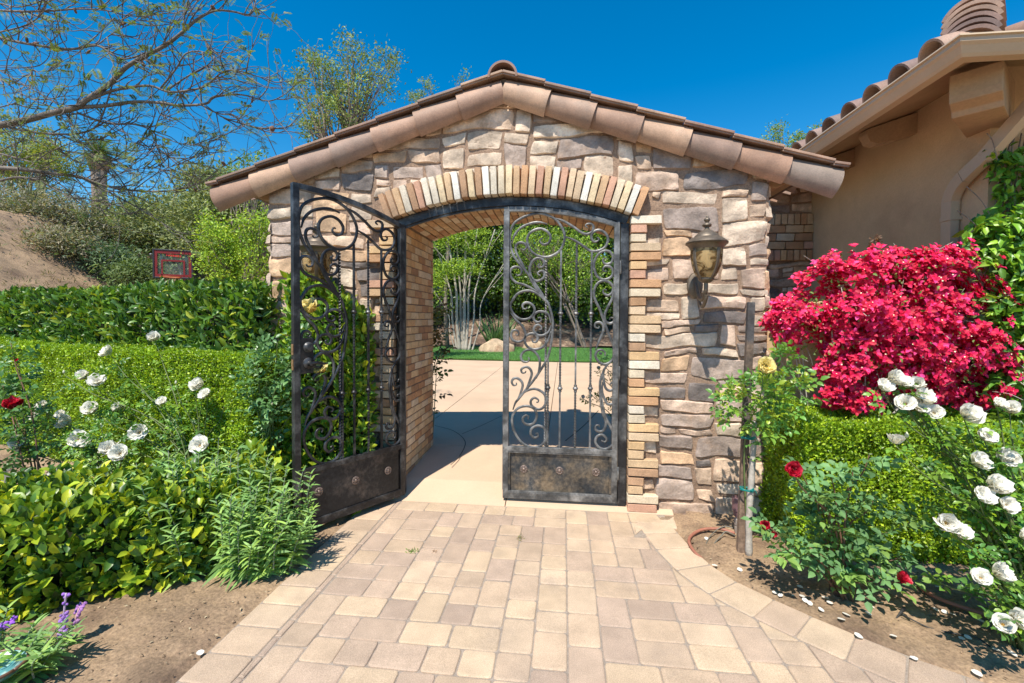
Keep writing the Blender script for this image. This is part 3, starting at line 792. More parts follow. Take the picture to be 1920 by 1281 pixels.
def make_leaf(name, label, mirror, hinge, ang, mi, mp):
    """built with the meeting stile at x = 0; hinge at x = LW"""
    root = thing(name, label, 'gate', (hinge[0], hinge[1], 0), group='wrought iron gate leaves')
    parts = []
    st = MB(); T = .042; zb = .045; dp = .04
    def post(x, zt, w_=T): st.box((x, 0, (zb+zt)/2), (w_, dp, zt-zb))
    post(T/2, leaf_top(0)-.0); 
    parts.append(('meeting_stile', st, mi, dict(bevel=.002))); st = MB(); post(LW-T/2-.002, leaf_top(LW-.03)); parts.append(('hinge_stile', st, mi, dict(bevel=.002)))
    tr = MB(); vs = []; fs = []; k = 24
    for i in range(k+1):
        x = T+(LW-2*T)*i/k; z = leaf_top(x)
        vs += [(x, -dp/2, z-.036), (x, -dp/2, z), (x, dp/2, z), (x, dp/2, z-.036)]
    for i in range(k):
        for q in range(4): fs.append((4*i+q, 4*i+4+q, 4*i+4+(q+1) % 4, 4*i+(q+1) % 4))
    fs += [(0, 1, 2, 3), (4*k+3, 4*k+2, 4*k+1, 4*k)]
    tr.add(vs, fs); parts.append(('top_rail', tr, mi, {}))
    rl = MB(); rl.box((LW/2, 0, .437), (LW-2*T, dp, .038)); rl.box((LW/2, -.004, .412), (LW-2*T, .024, .012)); parts.append(('middle_rail', rl, mi, dict(bevel=.002)))
    rl = MB(); rl.box((LW/2, 0, zb+.026), (LW-2*T, dp, .052)); rl.box((LW/2, -.004, zb+.056), (LW-2*T, .026, .009)); parts.append(('bottom_rail', rl, mi, dict(bevel=.002)))
    pn = MB(); pn.box((LW/2, .006, .255), (LW-2*T+.004, .006, .32))
    for xx in (T+.008, LW-T-.010): pn.box((xx, -.002, .255), (.016, .022, .31))
    parts.append(('kick_panel', pn, mp, {}))
    for xx in (.165, .445, .725):
        rs = MB(); prof = [(.030, 0), (.030, .004), (.026, .006), (.022, .003), (.013, .004), (.010, .010), (.005, .013), (0, .013)]
        rs.lathe(prof, (xx, .003 if not mirror else .010, .275), 20, axis=(0, -1 if not mirror else 1, 0))
        for q in range(8):
            a = 2*PI*q/8; rs.lathe([(.0062, 0), (.005, .006), (0, .008)], (xx+.0205*math.cos(a), 0.0 if not mirror else .013, .275+.0205*math.sin(a)), 8, axis=(0, -1 if not mirror else 1, 0))
        parts.append(('rosette', rs, M('bronze_rosette', (.24, .18, .15), rough=.5, metal=.5, var=.3, vs=30, bump=.3), dict(smooth=True, auto=40)))
    for s_ in scrolls:
        sc = MB(); sweep_bar(sc, path(s_)); parts.append(('scroll', sc, mi, dict(smooth=True, auto=50)))
    for a, b, col_, kind in bars:
        p0 = path(a)[0]; p1 = path(b)[0]; p1.z = min(p1.z, .46); p1.z = max(p1.z, .45) if kind > 1 else p1.z; p1.x = p0.x
        cs = [c.z for c in path(col_)] if col_ else []
        zl = [p0.z]+cs+[p1.z]; bb = MB()
        pat = {1: [1], 2: [0, 1], 3: [0, 1, 0], 4: [1, 0, 1], 5: [0, 1, 0]}[kind]
        for i, tw in enumerate(pat):
            q0 = Vector((p0.x, 0, zl[i])); q1 = Vector((p0.x, 0, zl[i+1])); twist_bar(bb, q0, q1, turns=(q0-q1).length/.085 if tw else 0)
        for z in cs:
            bb.lathe([(.0, -.028), (.012, -.028), (.013, -.018), (.011, -.014), (.018, -.008), (.021, 0), (.018, .008), (.011, .014), (.013, .018), (.012, .028), (0, .028)], (p0.x, 0, z), 14)
        parts.append(('baluster', bb, mi, dict(smooth=True, auto=35)))
    for z in (.28, 1.05, 1.85):
        hg = MB(); hg.lathe([(0, -.05), (.006, -.05), (.009, -.045), (.009, .045), (.006, .05), (0, .05)], (LW+.004, -.024, z), 12); parts.append(('hinge', hg, mi, dict(smooth=True, auto=40)))
    if mirror:
        # lock box, knob and lever on the open leaf
        lk = MB(); lk.box((T+.045, 0, 1.205), (.09, .036, .235)); parts.append(('lock_box', lk, mp, dict(bevel=.003)))
        kp = MB(); kp.box((-.0025, 0, 1.25), (.004, .022, .07)); kp.box((-.0025, 0, 1.15), (.004, .022, .07)); parts.append(('strike_plate', kp, M('worn_brass', (.42, .25, .13), rough=.45, metal=.7, var=.4, vs=40), {}))
        kn = MB(); kn.lathe([(.034, 0), (.034, .006), (.028, .012), (.024, .03), (.018, .032), (0, .030)], (T+.052, .018, 1.262), 20, axis=(0, 1, 0)); parts.append(('deadbolt', kn, mi, dict(smooth=True, auto=40)))
        lv = MB(); lv.lathe([(.038, 0), (.036, .008), (.018, .018), (.014, .045), (.016, .05), (0, .052)], (T+.052, .018, 1.155), 20, axis=(0, 1, 0))
        lv.tube(spline([(T+.052, .060, 1.157), (T+.09, .066, 1.158), (T+.13, .064, 1.148), (T+.165, .060, 1.152)], 5), [.011]*6+[.008]*6+[.006]*4, 8)
        parts.append(('lever_handle', lv, mi, dict(smooth=True, auto=40)))
    else:
        lk = MB(); lk.box((-.002, .02, 1.2), (.010, .012, 2.2)); lk.box((.03, .03, .09), (.02, .02, .12)); parts.append(('astragal', lk, mi, {}))
    ca, sa = math.cos(ang), math.sin(ang); made_par = {}
    for nm, mb, mt, kw in parts:
        for i, v in enumerate(mb.v):
            lx_ = LW-v[0]                       # distance from the hinge
            ly = v[1]
            # closed direction from hinge points to -x for right leaf, +x for left leaf
            dx, dy = (-1, 0) if not mirror else (1, 0)
            if mirror: ly = v[1]
            x = lx_*dx; y = ly
            mb.v[i] = (hinge[0]+x*ca-y*sa, hinge[1]+x*sa+y*ca, v[2])
        par = root if nm not in made_par else made_par[nm]
        ob_ = mb.build(nm, mt, par, **kw)
        if nm == 'kick_panel': made_par['rosette'] = ob_
        if nm == 'lock_box': made_par.update(dict(deadbolt=ob_, lever_handle=ob_, strike_plate=ob_))
    return root
make_leaf('gate_leaf', 'closed right wrought iron gate leaf with pale scrolls across the arch', False, (.888, YG+.0), 0., m_iron_sunlit, m_panel)
make_leaf('gate_leaf', 'open dark scrolled iron gate leaf swung out towards the hedge, with lever handle', True, (-.797, YG-.03), -R(180-57.5) , m_iron, m_panel_shaded)
# ================================================================ LANTERNS
m_bronze = M('lantern_bronze', (.16, .13, .10), rough=.5, metal=.6, var=.3, vs=12, fine=.15, fs=80, bump=.15, bs=90)
def glassmat():
    m = bpy.data.materials.new('amber_glass'); m.use_nodes = True; t = m.node_tree; b = t.nodes['Principled BSDF']
    b.inputs['Base Color'].default_value = (.60, .38, .14, 1); b.inputs['Roughness'].default_value = .12; b.inputs['Transmission Weight'].default_value = .55; b.inputs['IOR'].default_value = 1.2
    n = t.nodes.new('ShaderNodeTexNoise'); n.inputs['Scale'].default_value = 14; n.inputs['Distortion'].default_value = 1.5
    tc = t.nodes.new('ShaderNodeTexCoord'); t.links.new(tc.outputs['Object'], n.inputs['Vector'])
    r = t.nodes.new('ShaderNodeValToRGB'); r.color_ramp.elements[0].position = .42; r.color_ramp.elements[0].color = (.22, .13, .05, 1); r.color_ramp.elements[1].position = .58; r.color_ramp.elements[1].color = (.75, .55, .28, 1)
    t.links.new(n.outputs['Fac'], r.inputs['Fac']); t.links.new(r.outputs[0], b.inputs['Base Color'])
    bp = t.nodes.new('ShaderNodeBump'); bp.inputs['Strength'].default_value = .5; t.links.new(n.outputs['Fac'], bp.inputs['Height']); t.links.new(bp.outputs[0], b.inputs['Normal'])
    return m
m_glass = glassmat()
def lantern(x, label, zo):
    yb = -.275
    t = thing('wall_lantern', label, 'lantern', (x, 0, zo), group='wall lanterns beside the arch')
    def at(p): return (x+p[0], p[1], zo+p[2])
    a = MB(); a.lathe([(.132, .0), (.136, .008), (.128, .018), (.10, .040), (.082, .046), (.078, .055), (.05, .080), (.022, .096), (.016, .104)], at((0, yb, .0)), 32)
    a.lathe([(.136, .0), (.125, -.006), (.112, -.02), (.105, -.036)], at((0, yb, 0)), 32); a.build('cap', m_bronze, t, smooth=True, auto=35)
    a = MB(); a.lathe([(.014, .10), (.014, .112), (.026, .118), (.031, .128), (.026, .138), (.012, .144), (.012, .150), (.018, .155), (.021, .165), (.017, .174), (.008, .178), (.009, .186), (.004, .194), (0, .197)], at((0, yb, 0)), 20); a.build('finial', m_bronze, t, smooth=True, auto=50)
    prof = [(.104, -.036), (.103, -.07), (.100, -.11), (.092, -.15), (.078, -.19), (.058, -.222), (.044, -.235)]
    a = MB(); a.lathe(prof, at((0, yb, 0)), 36); a.lathe([(r-.004, z) for r, z in prof][::-1], at((0, yb, 0)), 36); a.build('glass_shade', m_glass, t, smooth=True)
    for k in range(4):
        an = R(28)+k*PI/2; rb = MB(); pts = [at(((r+.003)*math.cos(an), yb+(r+.003)*math.sin(an), z)) for r, z in prof]
        side = Vector((-math.sin(an), math.cos(an), 0)); vs = []
        for p, (r, z) in zip(pts, prof):
            o = Vector((math.cos(an), math.sin(an), 0))*.007; w_ = .012
            vs += [Vector(p)-side*w_-o*.6, Vector(p)-side*w_*.7+o*.6, Vector(p)+side*w_*.7+o*.6, Vector(p)+side*w_-o*.6]
        fs = [(4*i+q, 4*i+(q+1) % 4, 4*i+4+(q+1) % 4, 4*i+4+q) for i in range(len(prof)-1) for q in range(4)]
        rb.add(vs, fs); rb.build('rib', m_bronze, t, smooth=True, auto=40)
    a = MB(); a.lathe([(.0, -.262), (.028, -.260), (.046, -.246), (.052, -.238), (.052, -.228), (.046, -.222), (0, -.222)], at((0, yb, 0)), 28); a.build('base_cup', m_bronze, t, smooth=True, auto=35)
    a = MB(); a.lathe([(0, -.12), (.020, -.12), (.020, -.05), (0, -.05)], at((0, yb, 0)), 12); a.build('bulb', M('bulb_white', (.75, .70, .6), rough=.4, bump=0), t, smooth=True)
    a = MB(); a.tube(spline([at((0, yb, -.25)), at((0, yb+.005, -.32)), at((.0, yb+.06, -.37)), at((0, yb+.14, -.36)), at((0, yb+.20, -.30)), at((0, -.035, -.25))], 7), .014, 10)
    a.tube(spline([at((0, yb-.005, -.35)), at((0, yb-.035, -.318)), at((0, yb-.05, -.335)), at((0, yb-.035, -.355)), at((0, yb+.03, -.40)), at((0, yb+.12, -.385))], 6), [.015]*8+[.013]*30, 8) if False else None
    a.lathe([(0, -.0), (.012, .004), (.014, .014), (.008, .024), (0, .026)], at((0, yb+.02, -.40)), 10)
    a.tube(spline([at((0, yb+.16, -.345)), at((0, yb+.13, -.40)), at((0, yb+.06, -.42)), at((0, yb+.0, -.375)), at((0, yb-.012, -.345))], 6), [.010+.004*i/24 for i in range(25)], 8)
    a.build('arm', m_bronze, t, smooth=True, auto=50)
    a = MB(); a.lathe([(0, .028), (.03, .028), (.052, .015), (.058, 0)], at((0, -.01, -.26)), 28, axis=(0, -1, 0))
    a.v = [(p[0], p[1], zo-.26+(p[2]-zo+.26)*1.7) for p in a.v]; a.build('backplate', m_bronze, t, smooth=True, auto=35)
lp = P(1325, 458, -.275)
lantern(lp.x, 'bronze lantern with amber glass on the stone right of the arch', lp.z)
lantern(2*AX-lp.x-.03, 'bronze lantern with amber glass seen through the open gate leaf', lp.z)
# ================================================================ HOUSE
HX, HY = 3.30, -.07; EX, EY, EZ = 2.72, -.60, 3.02
m_stucco = M('stucco', (.60, .43, .25), rough=.92, var=.10, vs=1.5, fine=.06, fs=60, bump=.5, bs=90, col2=(.44, .30, .18), c2s=1.6, c2lo=.46, c2hi=.78, bump2=.3, b2s=7)
hs_ = thing('house', 'tan stucco house corner with clay tile roof, gutter and exposed rafters', 'house', (4.5, 2, 0))
a = MB()
poly = [(HX, HY), (12, HY), (12, 9), (HX, 9)]
a.extrude([(x, y, -.1) for x, y in poly], (0, 0, 3.35)); a.build('stucco_wall', m_stucco, hs_)
# roof planes (hipped corner)
RSL = .33
a = MB(); z0 = EZ+.03
hip = 5.
vsr = [(EX, EY, z0), (EX, 9, z0), (EX+hip, 9, z0+hip*RSL), (EX+hip, EY+hip, z0+hip*RSL), (12, EY+hip, z0+hip*RSL), (12, EY, z0)]
low = [(x, y, z-.06) for x, y, z in vsr]
a.add(vsr+low, [(0, 3, 2, 1), (0, 5, 4, 3), (6, 7, 8, 9), (6, 9, 10, 11), (0, 1, 7, 6), (5, 0, 6, 11)])
rdk = a.build('roof', m_trim, hs_)
hcols = [(.30, .19, .145), (.25, .16, .13), (.34, .225, .165), (.22, .15, .13), (.28, .185, .15)]
def hc(): c = random.choice(hcols); k = random.uniform(.85, 1.1); return tuple(q*k for q in c)
a = MB(); nL = Vector((-RSL, 0, 1)).normalized(); nF = Vector((0, -RSL, 1)).normalized()
for i in range(34):
    y = -.42+i*.268
    if y > 8.8: break
    L = min(hip, y-EY); s = 0; dd = Vector((1, 0, RSL))
    while s < L-.03:
        s1 = min(L, s+.40); barrel(a, Vector((EX-.04, y, z0+.012))+dd*(s1+.05), Vector((EX-.04, y, z0+.012))+dd*s, .088, .104, nL, 0, PI, n=12, col=hc()); s = s1
for i in range(30):
    x = EX+.42+i*.268
    L = min(hip, x-EX); s = 0; dd = Vector((0, 1, RSL))
    while s < L-.03:
        s1 = min(L, s+.40); barrel(a, Vector((x, EY-.04, z0+.012))+dd*(s1+.05), Vector((x, EY-.04, z0+.012))+dd*s, .088, .104, nF, 0, PI, n=12, col=hc()); s = s1
a.build('barrel_tiles', m_tile, rdk, attr=True, smooth=True, auto=40)
# mortar closures under barrels
a = MB()
for i in range(5):
    an = i
hd = Vector((1, 1, RSL)).normalized(); hn = Vector((-RSL, -RSL, 2)).normalized()
for k in range(6):
    o = Vector((EX+.10, EY+.10, z0-.01+k*.042)); 
    tm = MB(); barrel(tm, o+Vector((1, 1, .12)).normalized()*(.42), o+Vector((k*.010, k*.010, 0)), .125, .145, (0, 0, 1), R(22), R(158), th=.020, n=16, col=hc()); tm.build('stacked_tile', m_tile, rdk, attr=True, smooth=True, auto=40)
for k in range(10):
    o = Vector((EX+.35, EY+.35, z0+.13))+hd*(k*.40); tm = MB(); barrel(tm, o+hd*.45, o, .11, .13, hn, 0, PI, n=14, col=hc()); tm.build('hip_tile', m_tile, rdk, attr=True, smooth=True, auto=40)
# gutter
m_gut = M('gutter_paint', (.50, .38, .255), rough=.4, var=.06, vs=3, fine=.03, bump=.05, bs=20, spec=.5)
prof = [(0, 0), (-.115, 0), (-.118, -.010), (-.105, -.014), (-.105, -.035), (-.09, -.05), (-.072, -.085), (-.060, -.10), (0, -.10)]   # outward, down
a = MB(); vs = []
stations = [(EX, 9.0, (-1, 0)), (EX, EY, (-1, -1)), (12.0, EY, (0, -1))]
for x, y, (ox, oy) in stations:
    for q, z in prof: vs.append((x-q*ox*-1*-1 if False else x+(-q)*ox, y+(-q)*oy, EZ+z+.01))
k = len(prof); fs = []
for s in range(2):
    for i in range(k-1): fs.append((s*k+i, s*k+i+1, (s+1)*k+i+1, (s+1)*k+i))
a.add(vs, fs)
for s in (0, 2): a.add([vs[s*k+i] for i in range(k)], [tuple(range(k))])
a.build('gutter', m_gut, rdk)
# soffit, rafters, frieze
a = MB(); 
a.add([(EX+.01, 9, EZ-.055), (EX+.01, EY+.01, EZ-.055), (HX+.3, HY+.3, EZ-.055+.55*RSL+.12), (HX+.3, 9, EZ-.055+.55*RSL+.12)], [(0, 1, 2, 3)])
a.add([(12, EY+.01, EZ-.055), (EX+.01, EY+.01, EZ-.055), (HX+.3, HY+.3, EZ-.055+.55*RSL+.12), (12, HY+.3, EZ-.055+.55*RSL+.12)], [(0, 1, 2, 3)])
a.build('soffit', m_trim, hs_)
def raft(y, x_end=EX+.2):
    r = MB(); w_ = .10; z1 = EZ-.062; sl_ = RSL
    pts = [(x_end, y, z1+(x_end-EX)*sl_)]
    xe = HX+.15
    top = [(x_end, z1+(x_end-EX)*sl_), (xe, z1+(xe-EX)*sl_)]
    bot = [(xe, z1+(xe-EX)*sl_-.17), (x_end+.20, z1+(x_end+.20-EX)*sl_-.17), (x_end+.185, z1+(x_end+.18-EX)*sl_-.155), (x_end+.09, z1+(x_end+.09-EX)*sl_-.15), (x_end+.03, z1+(x_end-EX)*sl_-.10), (x_end, z1+(x_end-EX)*sl_-.035)]
    r.extrude([(x, y-w_/2, z) for x, z in top+bot], (0, w_, 0)); r.build('rafter_tail', m_trim, hs_, bevel=.004)
for y in (.62, 1.42, 2.22, 3.02, 3.8): raft(y)
# big hip beam at the corner, end facing the camera
hb = MB(); dv = Vector((1, 1, 0)).normalized(); sv = Vector((1, -1, 0)).normalized(); c0 = Vector((2.90, -.45, 0)); w_ = .115
zt = EZ-.05
prof2 = [(0, zt), (.9, zt+.12), (.9, zt-.20), (.10, zt-.235), (.085, zt-.20), (.01, zt-.17), (.0, zt-.13)]
hb.extrude([tuple(c0+dv*s+Vector((0, 0, z))-sv*w_) for s, z in prof2], tuple(sv*2*w_)); hb.build('hip_beam', m_trim, hs_, bevel=.006)
# downspout
ds = MB()
def rect_path(mb, pts, w_, d_, ref=(1, 0, 0)):
    pts = [Vector(p) for p in pts]; k = len(pts); vs = []
    for i in range(k):
        t = (pts[min(i+1, k-1)]-pts[max(i-1, 0)]).normalized(); s_ = t.cross(Vector(ref)).normalized(); u = s_.cross(t)
        for a_, b_ in ((-1, -.6), (-.85, -1), (-.3, -1), (-.2, -.8), (.2, -.8), (.3, -1), (.85, -1), (1, -.6), (1, 1), (-1, 1)): vs.append(pts[i]+s_*(w_*a_/2)+u*(d_*b_/2)*-1)
    n_ = 10; fs = [(i*n_+j, i*n_+(j+1) % n_, (i+1)*n_+(j+1) % n_, (i+1)*n_+j) for i in range(k-1) for j in range(n_)]+[tuple(range(n_-1, -1, -1)), tuple((k-1)*n_+j for j in range(n_))]
    mb.add(vs, fs)
dx_ = HX-.04
zz = P(1795, 352, .17).z
pl = [(dx_, .17, .0), (dx_, .17, zz-.22)]
rect_path(ds, pl, .085, .065)
el = [(dx_, .17, zz-.22), (dx_, .17, zz-.1)]+[(dx_-.004*i, .17-.012*i-.004*i*i*.5, zz-.1+.030*i-.0012*i*i) for i in range(1, 7)]
rect_path(ds, el, .088, .068); e = Vector(el[-1])
rect_path(ds, [e, (3.24, -.12, e.z+.08), (3.36, -.50, EZ-.05)], .085, .065)
ds.build('downspout', m_gut, hs_, smooth=False)
sb = MB(); sb.box((dx_, .17, zz-.225), (.078, .098, .03)); sb.build('pipe_strap', m_gut, hs_)
# ---- recessed stone and brick pier behind, part of the house
a = MB(); a.box((2.9, 2.30, 1.6), (2.3, .3, 3.3)); prw = a.build('pier', m_mortar, hs_)
V = []; Fq = []; Cc = []; rd = random.Random(31)
zs0 = 1.80; soldier_z = (1.935, 2.30); top_b = 2.42
pz = [P(1490, v, 2.14).z for v in (552, 490, 466, 418, 402)]
zb0, zb1 = P(1490, 490, 2.14).z, P(1490, 402, 2.14).z
for rc in pack(1.9, HX+.05, .1, zb0-.01, lambda x, z: False, 12): stone(V, Fq, Cc, rc, lambda x, z, h: (x, 2.16-h, z), rd, .035)
mesh_np('pier_stones', np.array(V), np.array(Fq), m_stone, prw, np.array(Cc)); V = []; Fq = []; Cc = []
for rc in pack(1.9, HX+.05, zb1+.01, 3.1, lambda x, z: False, 13): stone(V, Fq, Cc, rc, lambda x, z, h: (x, 2.16-h, z), rd, .035)
mesh_np('pier_stones', np.array(V), np.array(Fq), m_stone, prw, np.array(Cc))
a = MB(); hh = zb1-zb0; sh = hh*.24; mh = (hh-2*sh)/3
x = 1.9
while x < HX: brick(a, (x+.035, 2.13, zb0+sh/2), (.06, .08, sh-.01)); brick(a, (x+.035, 2.13, zb1-sh/2), (.06, .08, sh-.01)); x += .07
for r in range(3):
    x = 1.8+(.1 if r % 2 else 0)
    while x < HX: brick(a, (x+.1, 2.13, zb0+sh+(r+.5)*mh), (.19, .08, mh-.01)); x += .2
a.build('pier_bricks', m_brick, prw, attr=True, smooth=True, auto=28)
# ---- low courtyard wall
a = MB(); a.box(((1.97+HX)/2, .19, .78), (HX-1.97-.006, .18, 1.64)); lw = a.build('courtyard_wall', m_stucco, None, bevel=.012)
tag(lw, 'low tan stucco wall joining the gatehouse to the house behind the bougainvillea', 'wall')
# ================================================================ GARDEN helpers
m_leaf = leafmat('leaf_glossy', rough=.38, transl=.28)
m_leafm = leafmat('leaf_matte', rough=.6, transl=.3)
m_bark = M('bark', (.22, .175, .14), rough=.95, var=.3, vs=12, fine=.3, fs=80, bump=.8, bs=50)
m_barkpale = M('bark_pale', (.42, .38, .33), rough=.9, var=.25, vs=10, fine=.2, fs=60, bump=.5, bs=50)
m_stem = M('green_stem', (.11, .15, .045), rough=.6, var=.2, bump=0)
m_cane = M('brown_cane', (.16, .085, .05), rough=.7, var=.2, bump=.3)
def lump(a, b, seed): 
    return (np.sin(a*5.1+seed)+np.sin(b*6.3+seed*2.1)+np.sin(a*11.7+b*4.1+seed*.7)+np.sin(a*2.3-b*9.1+seed*1.3))/4
def hedge(name, label, cat, A, B, width, height, n, size, ratio, cols, wts, tpl='leaf', mat=None, seed=1, depth=.05, amp=.04, z0=0., base=.0, spread=.5, group=None, core=.09, topslope=None, core_shade_col=(.035, .04, .015)):
    A = np.array(A, float); B = np.array(B, float); d = B-A; L = np.linalg.norm(d); d /= L; nr = np.array([d[1], -d[0]])      # nr: to the camera side
    if nr[1] > 0: nr = -nr
    c = (A+B)/2
    root = thing(name, label, cat, (float(c[0]), float(c[1]), z0), group=group)
    ar = np.array([L*height*1.6, L*width*1.2, width*height*1.4, width*height, L*height*.45]); k = rng.choice(5, n, p=ar/ar.sum())
    s = rng.random(n)*L; t = rng.random(n); z = rng.random(n)*(height-base)+base
    dep = rng.exponential(depth, n)
    hgt = height if topslope is None else height+0*s
    off = np.where(k == 0, width/2-dep, np.where(k == 4, -width/2+dep, (t-.5)*width))
    zz = np.where(k == 1, height-dep, z)
    ss = np.where(k == 2, L-dep, np.where(k == 3, dep, s))
    out = np.zeros((n, 3))
    out[:, :2] += np.where(k == 0, 1., np.where(k == 4, -1., 0))[:, None]*nr
    out[:, :2] += np.where(k == 2, 1., np.where(k == 3, -1., 0))[:, None]*d
    out[:, 2] += (k == 1)*1.
    lm = (lump(ss, zz+off, seed)+.5*lump(ss*2.7, (zz+off)*2.7, seed+5))*amp
    # rounded shoulders
    rs = .13*min(width, height)
    ov = np.maximum(0, np.abs(off)-(width/2-rs)); oz = np.maximum(0, zz-(height-rs)); q = np.hypot(ov, oz); f = np.where(q > rs, rs/np.maximum(q, 1e-6), 1)
    off = np.sign(off)*(np.minimum(np.abs(off), width/2-rs)+ov*f); zz = np.minimum(zz, height-rs)+oz*f
    pos = np.zeros((n, 3)); pos[:, :2] = A+ss[:, None]*d+off[:, None]*nr; pos[:, 2] = zz
    pos += out*lm[:, None]
    if topslope is not None: pos[:, 2] *= topslope(ss/L)
    pos[:, 2] += z0
    dirs = out*.6+np.array([0, 0, .75])+rnd(n, spread)
    nn = out*.9+np.array([0, 0, .7])+rnd(n, .5)
    leaves('foliage', mat or m_leaf, root, pos, dirs, nn, size*rng.uniform(.65, 1.25, n), ratio, mixcol(n, cols, wts), tpl)
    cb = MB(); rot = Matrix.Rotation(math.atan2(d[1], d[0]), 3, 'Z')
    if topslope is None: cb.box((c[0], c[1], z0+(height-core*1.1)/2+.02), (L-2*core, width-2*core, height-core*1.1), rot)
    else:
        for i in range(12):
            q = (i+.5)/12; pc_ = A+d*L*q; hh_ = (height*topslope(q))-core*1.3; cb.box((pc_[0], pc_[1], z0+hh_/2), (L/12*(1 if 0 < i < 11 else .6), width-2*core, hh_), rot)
    cb.build('branches', M('hedge_shade_core', core_shade_col, rough=.95, var=.4, vs=20, bump=.6), root)  # solid near-black filler, paints the shade in the gaps between leaves
    return root
def ell(n, c, r, surf=.6, seed=0., amp=.15):
    """points in an ellipsoid, crowded near its skin; returns points and outward vectors"""
    v = unit(rnd(n)); rad = np.where(rng.random(n) < surf, 1-np.abs(rng.normal(size=n))*.12, rng.random(n)**.4)
    rad *= 1+amp*(np.sin(v[:, 0]*5+seed)+np.sin(v[:, 1]*6+seed*2)+np.sin(v[:, 2]*7+seed*3))/1.7
    return np.array(c)+v*rad[:, None]*np.array(r), v
def limb(mb, a, b, r0, r1, wob=.08, k=6, n=6, rd_=random):
    a = Vector(a); b = Vector(b); L = (b-a).length; pts = []
    for i in range(k+1):
        t = i/k; o = Vector((rd_.uniform(-1, 1), rd_.uniform(-1, 1), rd_.uniform(-1, 1)))*wob*L*(0 if i in (0, k) else 1)*.4
        pts.append(a+(b-a)*t+o+Vector((0, 0, wob*L*math.sin(t*PI)*.6)))
    pts = spline(pts, 2); m_ = len(pts)
    mb.tube(pts, [r0+(r1-r0)*i/(m_-1) for i in range(m_)], n); return pts
def tree(name, label, cat, base, crown, nl, size, cols, ratio=.5, trunk_r=.12, fork=.35, tpl='leaf', mat=None, bark=None, group=None, clump=0, clump_r=.3, seed=0, spread=.8, stems=1, wts=None, surf=.5, up_=.2, nlimb=14):
    """crown: list of (centre, radii); leaves gather in clumps round the limb ends"""
    rd_ = random.Random(seed+77); base = Vector(base); root = thing(name, label, cat, base, group=group)
    vol = np.array([r[0]*r[1]*r[2] for c, r in crown])**.67; cen = sum((Vector(c)*float(q) for (c, r), q in zip(crown, vol)), Vector((0, 0, 0)))/float(vol.sum())
    tb_ = MB(); tops = []
    for s in range(stems):
        lean = Vector((rd_.uniform(-1, 1), rd_.uniform(-1, 1), 0))*(0 if stems == 1 else .35)
        top = base+(cen-base)*fork+lean*(cen-base).length*fork*.5; b0 = base+lean*trunk_r*1.5
        limb(tb_, b0-Vector((0, 0, .1)), top, trunk_r/math.sqrt(stems)*1.2, trunk_r*.7/math.sqrt(stems), .04, 5, 8, rd_); tops.append(top)
    cl = []; per = max(1, nlimb)
    for i in range(max(clump, 1)*1):
        q = rd_.choices(range(len(crown)), weights=list(vol))[0]; c, r = crown[q]
        pt, _ = ell(1, c, r, surf, seed+i, .1); cl.append(pt[0])
    mids = []
    for i in range(per):
        e = Vector(cl[i % len(cl)]); tp = rd_.choice(tops); mid = tp+(e-tp)*.55; limb(tb_, tp, e, trunk_r*.4/math.sqrt(stems)**.5, trunk_r*.08, .08, 5, 5, rd_); mids.append(mid)
    for e in cl[per:]:
        e = Vector(e); m0 = min(mids, key=lambda m_: (m_-e).length); limb(tb_, m0, e, trunk_r*.14, trunk_r*.04, .08, 3, 4, rd_)
    tb_.build('trunk', bark or m_bark, root, smooth=True)
    if clump:
        cl = np.array(cl); i = rng.integers(0, len(cl), nl); rr = rng.uniform(.5, 1.3, len(cl))[i]
        off = rnd(nl, clump_r*.5)*rr[:, None]; off[:, 2] *= .7; pos = cl[i]+off; v = unit(off)
        jitc = (1+rng.normal(size=len(cl))*.12)[i][:, None]
    else:
        q = rng.choice(len(crown), nl, p=vol/vol.sum()); pos = np.zeros((nl, 3)); v = np.zeros((nl, 3)); jitc = 1.
        for k, (c, r) in enumerate(crown):
            mk = q == k; pos[mk], v[mk] = ell(int(mk.sum()), c, r, surf, seed+k)
    dirs = v*.6+np.array([0, 0, up_])+rnd(nl, spread)
    leaves('crown', mat or m_leafm, root, pos, dirs, v+np.array([0, -.3, .8])+rnd(nl, .6), size*rng.uniform(.6, 1.3, nl), ratio, mixcol(nl, cols, wts)*jitc, tpl)
    return root
# ---- compound rose leaves
def compound(base, d, nrm_, L, cols, leaflet=.45):
    n = len(base); d = unit(d); side = unit(np.cross(d, nrm_)); nr = np.cross(side, d)
    P_, D_, N_, S_, C_2 = [], [], [], [], []
    for t, s, sc in ((.42, -1, .8), (.42, 1, .8), (.74, -1, .95), (.74, 1, .95), (1., 0, 1.1)):
        P_.append(base+d*(L*t*.85)[:, None]+side*(.02*s*L)[:, None]); D_.append(d*(.45 if s else 1)+side*s*.9+rnd(n, .12)-np.array([0, 0, .12])); N_.append(nr+rnd(n, .18)); S_.append(L*leaflet*sc); C_2.append(cols)
    return tuple(np.concatenate(q) for q in (P_, D_, N_, S_, C_2))
